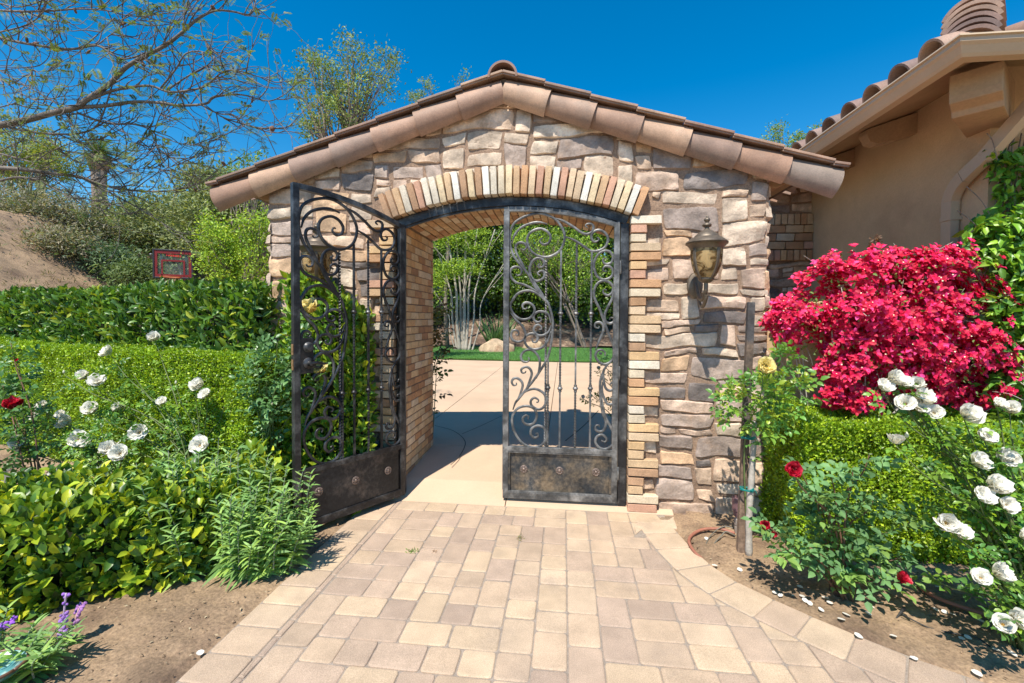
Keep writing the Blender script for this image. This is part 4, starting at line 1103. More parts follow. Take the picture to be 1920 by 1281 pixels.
# ---- blossoms
def rose_mesh(name, seed, mat, open_=1., layers=((6, 1., 1.25), (6, .88, .95), (6, .68, .66), (5, .5, .42), (4, .32, .25)), col=(.86, .85, .80), inner=(.84, .78, .60), ruffle=.15, centre=(.75, .45, .08)):
    rd_ = random.Random(seed); V = []; Fq = []; C = []
    for li, (k, Ln, tip) in enumerate(layers):
        for p in range(k):
            az = 2*PI*(p+.5*li+rd_.uniform(-.12, .12))/k; L = Ln*.5*rd_.uniform(.88, 1.1); tip_ = tip*open_*rd_.uniform(.85, 1.15); W = L*rd_.uniform(1.0, 1.25); nu, nv = 6, 5; sd_ = rd_.uniform(0, 50); base = len(V)
            rot = Matrix.Rotation(az, 3, 'Z')
            r_, z_ = .03, -.02; prof_ = []
            for v in range(nv+1):
                t = v/nv; th = .25+(tip_-.25)*t; prof_.append((r_, z_)); r_ += math.sin(th)*L/nv; z_ += math.cos(th)*L/nv*(1-.0*t)
            for v in range(nv+1):
                t = v/nv; wv = W*math.sin(PI*min(1, .12+.62*t))*(1-.35*max(0, t-.75)/.25)
                for u_ in range(nu+1):
                    s_ = 2*u_/nu-1; rr_, zz_ = prof_[v]
                    bend = (s_*s_)*.16*L*(1.3-tip_*.7); q = fbm(s_*1.6+sd_, t*2, 0)*ruffle*t
                    V.append(tuple(rot @ Vector((rr_-bend*.7, s_*wv*.55, zz_+bend*.6+q-(.06*s_*s_ if t > .9 else 0)*L))))
                    m_ = min(1, t*1.1+.15*li*0); k2 = (1-.12*li*0); C.append(tuple((inner[i]*(1-m_)+col[i]*m_)*k2 for i in range(3)))
            for v in range(nv):
                for u_ in range(nu): a = base+v*(nu+1)+u_; Fq.append((a, a+1, a+nu+2, a+nu+1))
    if centre:
        for _ in range(26):
            a = rd_.uniform(0, 2*PI); r = rd_.uniform(0, .085); h = .05+rd_.uniform(0, .07); base = len(V); x, y = r*math.cos(a), r*math.sin(a); s = .012
            for dx, dy, dz in ((-s, 0, 0), (0, -s, 0), (s, 0, 0), (0, s, 0), (0, 0, s*1.6)): V.append((x+dx, y+dy, h+dz)); C.append(centre)
            Fq += [(base, base+1, base+4, base+4), (base+1, base+2, base+4, base+4), (base+2, base+3, base+4, base+4), (base+3, base, base+4, base+4)]
    me = bpy.data.meshes.new(name); me.from_pydata(V, [], [tuple(dict.fromkeys(f)) for f in Fq]); me.update()
    a = me.attributes.new('col', 'FLOAT_COLOR', 'POINT'); cc = np.ones((len(V), 4), np.float32); cc[:, :3] = np.array(C); a.data.foreach_set('color', cc.ravel())
    me.polygons.foreach_set('use_smooth', np.ones(len(me.polygons), bool)); me.materials.append(mat); return me
m_petal = M('petal_white', attr=True, rough=.55, var=.03, fine=0, bump=0, transl=.35, tcol=(1., .98, .85))
m_petal_red = M('petal_red', attr=True, rough=.5, var=.1, vs=30, fine=0, bump=0, transl=.25, tcol=(1.3, .8, .8))
m_petal_y = M('petal_yellow', attr=True, rough=.55, var=.03, fine=0, bump=0, transl=.35, tcol=(1., .95, .7))
m_bud = M('bud_cream', (.55, .55, .38), rough=.6, bump=0, var=.1)
WHITE = [rose_mesh('white_bloom', s, m_petal, open_=o) for s, o in ((1, 1.), (2, .8), (3, 1.12), (4, .9), (5, .65))]
YELLOW = [rose_mesh('yellow_bloom', s, m_petal_y, open_=.85, col=(.88, .78, .36), inner=(.85, .60, .08), centre=None, layers=((6, 1., 1.3), (6, .9, 1.), (6, .8, .7), (5, .68, .35), (5, .55, -.1), (4, .42, -.5))) for s in (11, 12)]
RED = [rose_mesh('red_bloom', s, m_petal_red, open_=.85, col=(.50, .008, .035), inner=(.32, .004, .02), centre=None, layers=((6, 1., 1.3), (6, .9, 1.), (6, .8, .7), (5, .68, .35), (5, .55, -.1), (4, .42, -.5))) for s in (21, 22)]
def bloom(meshes, parent, p, size, axis_, k, name='blossom'):
    o = bpy.data.objects.new(name, meshes[k % len(meshes)]); link(o, parent)
    q = Vector(axis_).to_track_quat('Z', 'Y') @ Matrix.Rotation(k*1.7, 3, 'Z').to_quaternion()
    pl_ = Vector(parent_loc(parent)); o.location = Vector(p)-pl_; o.rotation_mode = 'QUATERNION'; o.rotation_quaternion = q; o.scale = (size,)*3
    return o
def rose_bush(name, label, base, flowers, meshes, extra, leafcols, nleaf, leafL, seed, group=None, cane=m_stem, cloud=None, fsize=.12, canes_r=.005, cat='rose bush', fname='blossom', leafmat_=None, wts=None):
    """flowers: (point, size, axis); extra: cane tips without blossoms; cloud: ellipsoids filled with leaves"""
    rd_ = random.Random(seed); base = Vector(base); root = thing(name, label, cat, base, group=group)
    cb = MB(); PB, DB = [], []
    tips = [Vector(f[0]) for f in flowers]+[Vector(e) for e in extra]
    for i, tp in enumerate(tips):
        b0 = base+Vector((rd_.uniform(-.05, .05), rd_.uniform(-.05, .05), -.02)); h = tp-b0
        mid = b0+Vector((h.x*.3, h.y*.3, h.z*.55))+Vector((rd_.uniform(-.04, .04), rd_.uniform(-.04, .04), rd_.uniform(0, .05)))
        pts = spline([b0, mid, b0+h*.8+Vector((0, 0, h.z*.05)), tp-Vector((0, 0, .01))], 6); m_ = len(pts)
        cb.tube(pts, [canes_r*(1.3-.85*q/(m_-1)) for q in range(m_)], 5)
        for q in range(3, m_-1):
            for _ in range(1):
                if rd_.random() < .85: PB.append(tuple(pts[q])); a = rd_.uniform(0, 2*PI); DB.append((math.cos(a), math.sin(a)-.25, rd_.uniform(.0, .6)))
    cb.build('canes', cane, root, smooth=True)
    if cloud:
        vol = np.array([c[1][0]*c[1][1]*c[1][2] for c in cloud])**.67; q = rng.choice(len(cloud), nleaf, p=vol/vol.sum())
        for k, (c, r) in enumerate(cloud):
            p_, v_ = ell(int((q == k).sum()), c, r, .45, seed+k, .12); PB += [tuple(x) for x in p_]; DB += [tuple(x) for x in (v_*.8+np.array([0, -.1, .25])+rnd(len(v_), .4))]
    PB = np.array(PB); DB = np.array(DB); n = len(PB)
    N_ = np.array([0, -.35, 1.])+rnd(n, .35)
    cl = mixcol(n, leafcols, wts)
    p_, d_, n_, s_, c_ = compound(PB, DB, N_, leafL*rng.uniform(.7, 1.2, n), cl)
    leaves('foliage', leafmat_ or m_leaf, root, p_, d_, n_, s_, .72, c_, 'leaf')
    for i, e in enumerate(extra):
        if i % 3 == 0 and meshes is not RED:
            bd = MB(); bd.lathe([(0, -.004), (.006, 0), (.009, .008), (.007, .018), (.002, .026), (0, .027)], Vector(e), 8); bd.build('bud', meshes[0].materials[0] if False else m_bud, root, smooth=True)
    for i, f in enumerate(flowers): bloom(meshes, root, f[0], f[1], f[2], i+seed, fname)
    return root
CAMDIR = Vector((0, -1, 0))
def fl(u, v, y, px, tilt=None, seed=0):
    p = P(u, v, y); dist = (p-CAMP).dot(fw); r_ = random.Random(int(u*7+v)+seed)
    ax = Vector((r_.uniform(-.5, .5), -.75, r_.uniform(.35, .9))) if tilt is None else Vector(tilt)
    return (p, px*dist/FPX*1.02, ax)
# ================================================================ LEFT SIDE PLANTING
LAU = [(.050, .115, .018), (.075, .155, .02), (.034, .08, .015), (.14, .20, .018), (.22, .25, .022)]
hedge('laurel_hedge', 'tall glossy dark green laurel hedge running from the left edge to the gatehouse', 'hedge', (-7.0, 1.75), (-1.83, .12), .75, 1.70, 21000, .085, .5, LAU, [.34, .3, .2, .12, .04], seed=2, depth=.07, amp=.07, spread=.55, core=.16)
# laurel behind the open leaf
def tslope(q): return 1.0-.16*np.clip((q-.3)/.7, 0, 1)**1.2
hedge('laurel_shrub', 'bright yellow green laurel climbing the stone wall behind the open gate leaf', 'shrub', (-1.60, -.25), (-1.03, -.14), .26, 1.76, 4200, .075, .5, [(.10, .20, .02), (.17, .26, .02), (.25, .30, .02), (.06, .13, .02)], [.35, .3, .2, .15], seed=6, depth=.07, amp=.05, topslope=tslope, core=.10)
BOX = [(.135, .225, .013), (.20, .30, .014), (.08, .145, .012), (.28, .36, .018)]
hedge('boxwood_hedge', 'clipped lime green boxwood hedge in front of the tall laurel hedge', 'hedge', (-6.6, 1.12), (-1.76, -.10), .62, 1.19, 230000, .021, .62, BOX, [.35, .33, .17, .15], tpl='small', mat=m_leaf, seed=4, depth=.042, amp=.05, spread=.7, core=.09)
# low laurel in the front bed
LOW = [(.13, .21, .018), (.22, .28, .018), (.33, .35, .022), (.055, .12, .016), (.03, .07, .012)]
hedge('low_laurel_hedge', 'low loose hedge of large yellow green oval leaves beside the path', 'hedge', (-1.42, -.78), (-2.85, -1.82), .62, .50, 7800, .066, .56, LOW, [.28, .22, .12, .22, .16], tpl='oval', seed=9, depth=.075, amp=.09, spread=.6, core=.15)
# Mexican sage foliage
def sage(name, label, base, stems_, seed, hmin, hmax, leafL=.085, spread=.28, cols=((.13, .235, .065), (.17, .28, .08), (.10, .19, .055), (.20, .30, .06)), n_per=34):
    rd_ = random.Random(seed); root = thing(name, label, 'plant', base); b0 = Vector(base); sb_ = MB(); PB, DB, NB, SB = [], [], [], []
    for s in range(stems_):
        a = rd_.uniform(0, 2*PI); rr = rd_.random()**.5; h = rd_.uniform(hmin, hmax)*(1-.35*rr); st_ = b0+Vector((math.cos(a)*rr*spread*1.5, math.sin(a)*rr*spread*.55, 0)); tp = st_+Vector((math.cos(a)*rr*.16+rd_.uniform(-.04, .04), math.sin(a)*rr*.12-.03, h))
        pts = spline([st_, st_+(tp-st_)*.5+Vector((rd_.uniform(-.02, .02), rd_.uniform(-.02, .02), .02)), tp], 6); sb_.tube(pts, [.004-.0025*q/(len(pts)-1) for q in range(len(pts))], 5)
        for q in range(n_per//2):
            t = (q+1)/(n_per/2); i = min(int(t*(len(pts)-1)), len(pts)-2); p = pts[i]*(1-(t*(len(pts)-1)-i))+pts[i+1]*(t*(len(pts)-1)-i); ph = q*PI/2+rd_.uniform(-.3, .3)
            for e in (0, PI):
                PB.append(tuple(p)); DB.append((math.cos(ph+e), math.sin(ph+e), .55-.7*(1-t)+rd_.uniform(-.2, .2))); SB.append(leafL*(1.15-.6*t)*rd_.uniform(.75, 1.2))
    sb_.build('stems', M('sage_stem', (.30, .33, .24), rough=.8, bump=0), root, smooth=True)
    n = len(PB); leaves('foliage', m_leafm, root, np.array(PB), np.array(DB), np.array([0, -.2, 1.])+rnd(n, .35), np.array(SB), .17, mixcol(n, cols), 'blade')
    return root
sage('sage_clump', 'grey green narrow leaved sage clump leaning on the open gate leaf', (-1.66, -1.04, 0), 170, 3, .36, .80, .105, .40, n_per=36)
# foreground sage with purple flower spikes
sg = sage('flowering_sage', 'sage with fuzzy purple flower spikes at the lower left corner', (-1.83, -1.93, 0), 26, 14, .12, .30, .09, .16, n_per=24)
m_purple = M('sage_flower', attr=True, rough=.9, var=.2, vs=40, fine=.2, fs=200, bump=.5, bs=200)
for pts_, c1, c2, n_ in (([(95, 1262), (112, 1225), (117, 1180), (124, 1112)], (.42, .30, .42), (.28, .12, .50), 46), ([(20, 1281), (60, 1255), (100, 1232), (130, 1195), (145, 1150), (155, 1130)], (.55, .34, .32), (.34, .14, .42), 60), ([(-30, 1190), (0, 1175), (28, 1162)], (.30, .12, .55), (.30, .10, .58), 22)):
    sp = spline([D(u, v, 1.95+.1*i*.2) for i, (u, v) in enumerate(pts_)], 8); sk = MB(); sk.tube(sp, .0042, 6, col=c1); L_ = len(sp)-1
    for q in range(n_*3):
        t = random.random(); i = min(int(t*L_), L_-1); p = sp[i].lerp(sp[i+1], t*L_-i)
        if math.sin(t*n_*.75) < -.35: continue
        a = random.uniform(0, 2*PI); o = Vector((math.cos(a), .6*math.sin(a), math.sin(a)))*.013; rr = random.uniform(.0055, .0105)*(1.2-.4*t)
        c = [c1[k]*(1-t)+c2[k]*t for k in range(3)]; k_ = random.uniform(.8, 1.2)
        sk.lathe([(0, -rr), (rr*.8, -rr*.5), (rr, 0), (rr*.7, rr*.8), (0, rr*1.3)], p+o, 6, axis=o.normalized(), col=[min(1, x*k_) for x in c])
    sk.build('flower_spike', m_purple, sg, smooth=True, attr=True)
# left white roses
ROSEL = [(.065, .155, .03), (.09, .19, .03), (.05, .12, .03), (.13, .22, .03)]
y1 = -.18
fa = [fl(u, v, y, px) for u, v, y, px in ((160, 708, -.2, 30), (186, 719, -.25, 38), (207, 663, -.1, 32), (291, 637, -.1, 33), (175, 770, -.35, 38), (222, 768, -.3, 26), (263, 812, -.45, 42), (307, 756, -.35, 26), (377, 726, -.4, 40), (389, 743, -.42, 32), (366, 722, -.38, 20), (378, 838, -.75, 46))]
rose_bush('white_rose_bush', 'sprawling white rose bush before the boxwood, blooms up to its top edge', (-2.25, -.35, 0), fa, WHITE, [P(u, v, -.35) for u, v in ((330, 720), (250, 700), (300, 800), (120, 700), (420, 760), (340, 860), (200, 820))], ROSEL, 130, .070, 31, group='white rose bushes', cloud=[(P(250, 800, -.3), (.5, .18, .18)), (P(360, 820, -.35), (.25, .15, .15)), (P(210, 740, -.2), (.3, .1, .18))])
fb = [fl(u, v, y, px) for u, v, y, px in ((84, 768, -.45, 36), (70, 785, -.45, 26), (42, 835, -.75, 46), (118, 780, -.5, 26), (132, 792, -.52, 40), (150, 826, -.6, 42), (168, 830, -.6, 30), (208, 846, -.75, 50), (228, 852, -.78, 44), (113, 892, -.95, 40))]
rose_bush('white_rose_bush', 'leftmost white rose bush, low blooms hanging over bare soil', (-2.75, -.55, 0), fb, WHITE, [P(u, v, -.55) for u, v in ((60, 740), (30, 800), (100, 830), (190, 800), (160, 870))], ROSEL, 130, .070, 37, group='white rose bushes', cloud=[(P(120, 805, -.55), (.45, .2, .16)), (P(215, 830, -.6), (.25, .2, .15))])
rose_bush('red_rose_bush', 'rose bush with one crimson bloom at the left edge', (-3.1, -.75, 0), [fl(25, 765, -.75, 42, (0.2, -.3, 1.)), fl(32, 676, -.6, 10)], RED, [P(u, v, -.7) for u, v in ((5, 720), (40, 800), (-10, 780), (20, 640), (0, 860))], [(.05, .12, .035), (.06, .14, .04), (.08, .16, .04)], 170, .10, 41, group='red rose bushes', cane=m_cane, cloud=[(P(0, 800, -.75), (.3, .2, .3)), (P(10, 700, -.65), (.15, .12, .2))])
# yellow standard rose by the open leaf
rose_bush('yellow_rose_bush', 'yellow rose bush between laurel and open gate leaf, blooms behind the scrolls', (-1.70, -.42, 0), [fl(586, 583, -.58, 50, (-.1, -.7, .75)), fl(604, 697, -.54, 40, (0, -.7, .75))], YELLOW, [P(u, v, -.5) for u, v in ((480, 660), (520, 640), (470, 720), (510, 760), (545, 700), (500, 700))], [(.08, .165, .055), (.10, .19, .065), (.065, .14, .045)], 130, .105, 45, cloud=[(P(500, 705, -.5), (.13, .10, .22)), (P(560, 690, -.45), (.10, .06, .22))])
# ================================================================ RIGHT SIDE PLANTING
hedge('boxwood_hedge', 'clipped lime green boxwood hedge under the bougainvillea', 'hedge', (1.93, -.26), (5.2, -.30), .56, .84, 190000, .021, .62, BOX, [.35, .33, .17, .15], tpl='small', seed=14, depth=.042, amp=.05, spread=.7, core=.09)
# bougainvillea
bgv = thing('bougainvillea', 'round bougainvillea smothered in magenta red bracts against the tan wall', 'shrub', (2.65, -.05, 0))
BY = -.22
def E(u, v, du, dv, y=BY, ry=.22):
    p = P(u, v, y); dist = (p-CAMP).dot(fw); return (p, (du*dist/FPX, ry, dv*dist/FPX))
lob = [E(1880, 715, 40, 45, ry=.14), E(1478, 600, 42, 50, ry=.1), E(1690, 610, 165, 95, ry=.28), E(1600, 690, 60, 40, ry=.14), E(1720, 715, 80, 34, ry=.16), E(1680, 565, 175, 88, ry=.3), E(1585, 530, 62, 36, ry=.2), E(1755, 530, 80, 48, ry=.26), E(1500, 590, 55, 36, ry=.15), E(1780, 640, 110, 62, ry=.26), E(1870, 665, 50, 52, ry=.18), E(1650, 660, 90, 38, ry=.2), E(1600, 745, 52, 22, ry=.12), E(1810, 725, 62, 28, ry=.15), E(1700, 492, 78, 26, ry=.18), E(1540, 635, 50, 25, ry=.1), E(1860, 740, 30, 25, ry=.1)]
wts_ = np.array([.2, .16, 1.2, .28, .3, 1.0, .5, .7, .36, .8, .4, .5, .2, .26, .4, .16, .1]); wts_ /= wts_.sum()
NC = 5400; q = rng.choice(len(lob), NC, p=wts_); cc = np.zeros((NC, 3)); vv = np.zeros((NC, 3))
for k, (c, r) in enumerate(lob):
    m_ = q == k; cc[m_], vv[m_] = ell(int(m_.sum()), c, r, .75, k, .22)
# clumpy gaps
g_ = np.array([fbm(p[0]*4.5, p[1]*4.5, p[2]*4.5, 4) for p in cc]); keep = g_ > -.07
cc, vv = cc[keep], vv[keep]; NC = len(cc)
fpos, fdir, fn, fc = [], [], [], []
out_ = unit(vv*.6+np.array([0, -.6, .5]))
for j in range(3):
    a = rng.uniform(0, 2*PI, NC)+j*2.1; t1 = unit(np.cross(out_, rnd(NC))); 
    for e in range(3):
        ang = a+e*2*PI/3; sp_ = unit(np.cross(out_, t1)); dd = out_*.55+(np.cos(ang)[:, None]*t1+np.sin(ang)[:, None]*sp_)
        o = rnd(NC, .018)if e == 0 else o
        fpos.append(cc+o); fdir.append(dd); fn.append(out_-dd*.5+rnd(NC, .2)); fc.append(mixcol(NC, [(.66, .006, .062), (.80, .014, .12), (.50, .003, .035), (.85, .05, .26)], [.38, .3, .2, .12], .14))
fpos = np.concatenate(fpos); n = len(fpos)
leaves('bracts', M('bract', attr=True, rough=.6, var=.08, vs=20, fine=0, bump=0, transl=.30, tcol=(1.1, .6, .8)), bgv, fpos, np.concatenate(fdir), np.concatenate(fn), rng.uniform(.024, .036, n), .85, np.concatenate(fc), 'leaf')
k = rng.random(NC) < .7; n = int(k.sum()); pp_ = cc[k]+out_[k]*.020
leaves('tiny_flowers', M('cream_flower', (.85, .75, .5), rough=.6, bump=0, var=0), bgv, pp_, rnd(n), out_[k], .010, 1., mixcol(n, [(.85, .78, .5)]), 'quad')
n = 1500; q = rng.choice(len(lob), n, p=wts_); pos = np.zeros((n, 3)); v_ = np.zeros((n, 3))
for kk, (c, r) in enumerate(lob):
    m_ = q == kk; pos[m_], v_[m_] = ell(int(m_.sum()), c, np.array(r)*1.02, .6, kk, .2)
leaves('foliage', m_leafm, bgv, pos, v_+rnd(n, .6), v_+rnd(n, .4), rng.uniform(.02, .035, n), .6, mixcol(n, [(.08, .14, .03), (.12, .18, .04)]), 'leaf')
sb_ = MB(); b0 = Vector((2.55, .0, 0)); rd_ = random.Random(5)
for kk in range(46):
    c, r = lob[rd_.choices(range(len(lob)), weights=list(wts_))[0]]; e = Vector(c)+Vector((rd_.uniform(-1, 1)*r[0], rd_.uniform(-.6, .6)*r[1], rd_.uniform(-1, 1)*r[2]))
    pts = spline([b0+Vector((rd_.uniform(-.1, .1), 0, -.02)), b0+(e-b0)*.4+Vector((rd_.uniform(-.15, .15), rd_.uniform(-.05, .1), .05)), b0+(e-b0)*.75+Vector((rd_.uniform(-.06, .06), rd_.uniform(-.05, .05), .06)), e], 5)
    r0 = rd_.choice([.012, .007, .005]); sb_.tube(pts, [r0*(1-.8*i/(len(pts)-1)) for i in range(len(pts))], 5)
for kk in range(60):
    i = rd_.randrange(len(cc)); a = Vector(cc[i]); dd = Vector(vv[i])+Vector((rd_.uniform(-.7, .7), rd_.uniform(-.7, .3), rd_.uniform(-.5, .6))); sb_.tube(spline([a-dd*.04, a+dd*.03, a+dd*.09+Vector((0, 0, rd_.uniform(-.03, .03)))], 4), [.002]*8+[.001], 4)
sb_.build('branches', m_barkpale, bgv, smooth=True)
# dried sprig on top
ds_ = MB(); tp = P(1640, 450, -.1); ds_.tube(spline([tp-Vector((.02, 0, .12)), tp-Vector((0, 0, .05)), tp], 4), .003, 5)
ds_.build('dry_twig', m_bark, bgv, smooth=True)
n = 26; pos = np.array(tp)+rnd(n, .018); leaves('dry_leaves', m_leafm, bgv, pos, rnd(n), rnd(n), .03, .6, mixcol(n, [(.10, .06, .035)]), 'leaf')
# vine on the house corner
vine = thing('climbing_vine', 'leafy green vine climbing the house corner right of the downspout', 'vine', (3.4, -.2, 0))
VL = [E(1895, 620, 45, 130, -.32, .10), E(1900, 480, 60, 90, -.28, .10), E(1850, 450, 40, 50, -.2, .07), E(1905, 350, 40, 60, -.15, .07), E(1880, 300, 30, 30, -.14, .05), E(1935, 560, 60, 160, -.3, .12), E(1850, 420, 30, 24, -.18, .05), E(1890, 720, 40, 60, -.3, .1)]
n = 2300; wv = np.array([c[1][0]*c[1][2] for c in VL]); wv = wv/wv.sum(); q = rng.choice(len(VL), n, p=wv); pos = np.zeros((n, 3)); v_ = np.zeros((n, 3))
for kk, (c, r) in enumerate(VL):
    m_ = q == kk; pos[m_], v_[m_] = ell(int(m_.sum()), c, r, .3, kk, .2)
pos[:, 0] = np.where((pos[:, 1] > HY-.01), np.minimum(pos[:, 0], HX-.02), pos[:, 0]); 
inside = (pos[:, 0] > HX-.01) & (pos[:, 1] > HY-.02); pos[inside, 1] = HY-.03
leaves('foliage', m_leaf, vine, pos, np.array([0, -.35, -.35])+rnd(n, .6), np.array([-.1, -.8, .7])+rnd(n, .4), rng.uniform(.05, .095, n), .52, mixcol(n, [(.07, .17, .02), (.11, .23, .02), (.17, .28, .025), (.045, .11, .02)], [.32, .3, .2, .18]), 'leaf')
sb_ = MB()
for kk in range(16):
    x = 3.32+rd_.uniform(-.02, .26); y = HY-.03; pts = [Vector((x, y-.02, 0))]
    for i in range(6): pts.append(Vector((x+rd_.uniform(-.06, .06), y-rd_.uniform(0, .05), .45*(i+1))))
    sb_.tube(spline(pts, 4), .004, 5)
for u0, v0, u1, v1 in ((1860, 470, 1795, 395), (1860, 560, 1800, 480), (1870, 430, 1812, 350), (1870, 300, 1850, 250)):
    a, b = P(u0, v0, -.2), P(u1, v1, -.2); sb_.tube(spline([a, (a+b)/2+Vector((0, 0, .04)), b], 5), .003, 5)
sb_.build('stems', m_bark, vine, smooth=True)
# white roses right
WR_ = [(1668, 712, 40), (1652, 728, 36), (1690, 722, 34), (1718, 723, 40), (1697, 760, 42), (1725, 752, 44), (1722, 768, 34), (1750, 776, 34), (1808, 783, 52), (1870, 762, 30), (1893, 770, 36), (1846, 823, 38), (1828, 870, 44), (1876, 858, 40), (1892, 862, 38), (1858, 915, 50), (1835, 932, 42), (1882, 948, 38), (1772, 982, 54), (1795, 1000, 40), (1865, 1077, 46), (1838, 1085, 36), (1680, 832, 34), (1900, 1160, 46), (1880, 1172, 42), (1925, 1010, 40)]
fr = []
for i, (u, v, px) in enumerate(WR_):
    y = -1.08-.42*min(1, max(0, (v-700)/450)); fr.append(fl(u, v, y, px*1.12, None if i != 22 else (.2, .3, 1)))
rose_bush('white_rose_bush', 'white rose bush at the right edge, tall sprays of blooms before the bougainvillea', (2.55, -1.25, 0), fr, WHITE, [P(u, v, -1.15) for u, v in ((1700, 820), (1740, 860), (1800, 840), (1900, 900), (1760, 920), (1820, 1000), (1900, 1050), (1750, 1080), (1880, 1120))], ROSEL+[(.11, .22, .03)], 190, .080, 51, group='white rose bushes', cloud=[(P(1860, 950, -1.05), (.24, .16, .28)), (P(1790, 930, -1.0), (.12, .1, .2)), (P(1890, 1080, -1.15), (.14, .12, .14)), (P(1900, 850, -1.0), (.16, .1, .15))])
# red rose
rf_ = [fl(1487, 881, -1.15, 42, (-.3, -1, .4)), fl(1437, 982, -.95, 26, (-.6, -.8, .1)), fl(1450, 1000, -.95, 16, (-.3, -1, 0)), fl(1686, 1089, -1.05, 38, (.4, -.6, .7))]
rose_bush('red_rose_bush', 'red rose bush with broad blue green leaves on the bare soil by the path', (1.95, -.93, 0), rf_, RED, [P(u, v, -1.0) for u, v in ((1500, 870), (1600, 870), (1555, 880), (1630, 850), (1720, 965), (1440, 1030), (1560, 1060), (1610, 1000), (1640, 930), (1690, 1040), (1520, 900), (1530, 920))], [(.085, .175, .065), (.10, .20, .07), (.07, .15, .055), (.13, .22, .05)], 85, .105, 61, group='red rose bushes', cane=m_cane, cloud=[(P(1520, 1010, -.98), (.20, .13, .12)), (P(1610, 990, -.98), (.15, .11, .13)), (P(1590, 1060, -.98), (.16, .12, .06))], leafmat_=m_leafm)
# yellow standard rose at the wall
yb_ = G(1409, 1040); 
yr = rose_bush('yellow_rose_standard', 'standard rose with one creamy yellow bloom on a bare grey stem tied to a stake', (yb_.x+.005, yb_.y, 0), [fl(1431, 690, yb_.y-.16, 50, (0, -1, .45))], YELLOW, [], [(.09, .20, .035), (.07, .165, .035), (.20, .27, .03), (.12, .22, .03)], 240, .090, 71, cane=m_stem, cat='rose bush', cloud=[(P(1420, 750, yb_.y), (.19, .16, .12)), (P(1470, 735, yb_.y-.02), (.12, .12, .11)), (P(1465, 680, yb_.y), (.06, .06, .08)), (P(1372, 760, yb_.y+.02), (.07, .1, .09)), (P(1435, 790, yb_.y), (.13, .12, .05))])
st_ = MB(); pts = spline([G(1404, 1040)-Vector((0, 0, .02)), P(1405, 960, yb_.y), P(1409, 900, yb_.y), P(1412, 850, yb_.y), P(1415, 790, yb_.y)], 6); st_.tube(pts, [.021-.006*i/(len(pts)-1)+.0015*math.sin(i*1.7) for i in range(len(pts))], 10); st_.build('stem', m_barkpale, yr, smooth=True)
sd_ = MB()
for z in (P(1400, 917, yb_.y).z, P(1400, 820, yb_.y).z):
    sd_ = MB()
    c = Vector((P(1400, 917, yb_.y).x, yb_.y, z))
    for k in range(3): sd_.tube([c+Vector((.040*math.cos(a), .028*math.sin(a), .006*k-.006+.004*math.sin(a*2+k))) for a in [2*PI*i/18 for i in range(19)]], .0028, 5)
    sd_.tube(spline([c+Vector((.01, -.03, 0)), c+Vector((.03, -.045, .01)), c+Vector((.045, -.04, -.015))], 4), .0025, 5)
    sd_.build('plant_tie', M('green_tie', (.0, .22, .20), rough=.45, bump=0, var=.05), yr, smooth=True)
# orange yellow young shoot
# stake
sk = MB(); a = P(1388, 1020, yb_.y+.035); b = P(1408, 567, yb_.y+.10)
sk.bar((a.x, a.y, -.05), (b.x, b.y, b.z), .042, .036, upv=(0, 1, 0)); stake = sk.build('wooden_stake', M('weathered_wood', (.17, .115, .08), rough=.95, var=.45, vs=5, fine=.35, fs=50, bump=.9, bs=60, col2=(.06, .055, .055), c2s=2.2, c2lo=.45, c2hi=.6), None, bevel=.003)
tag(stake, 'weathered square wooden stake propping the yellow standard rose', 'stake')
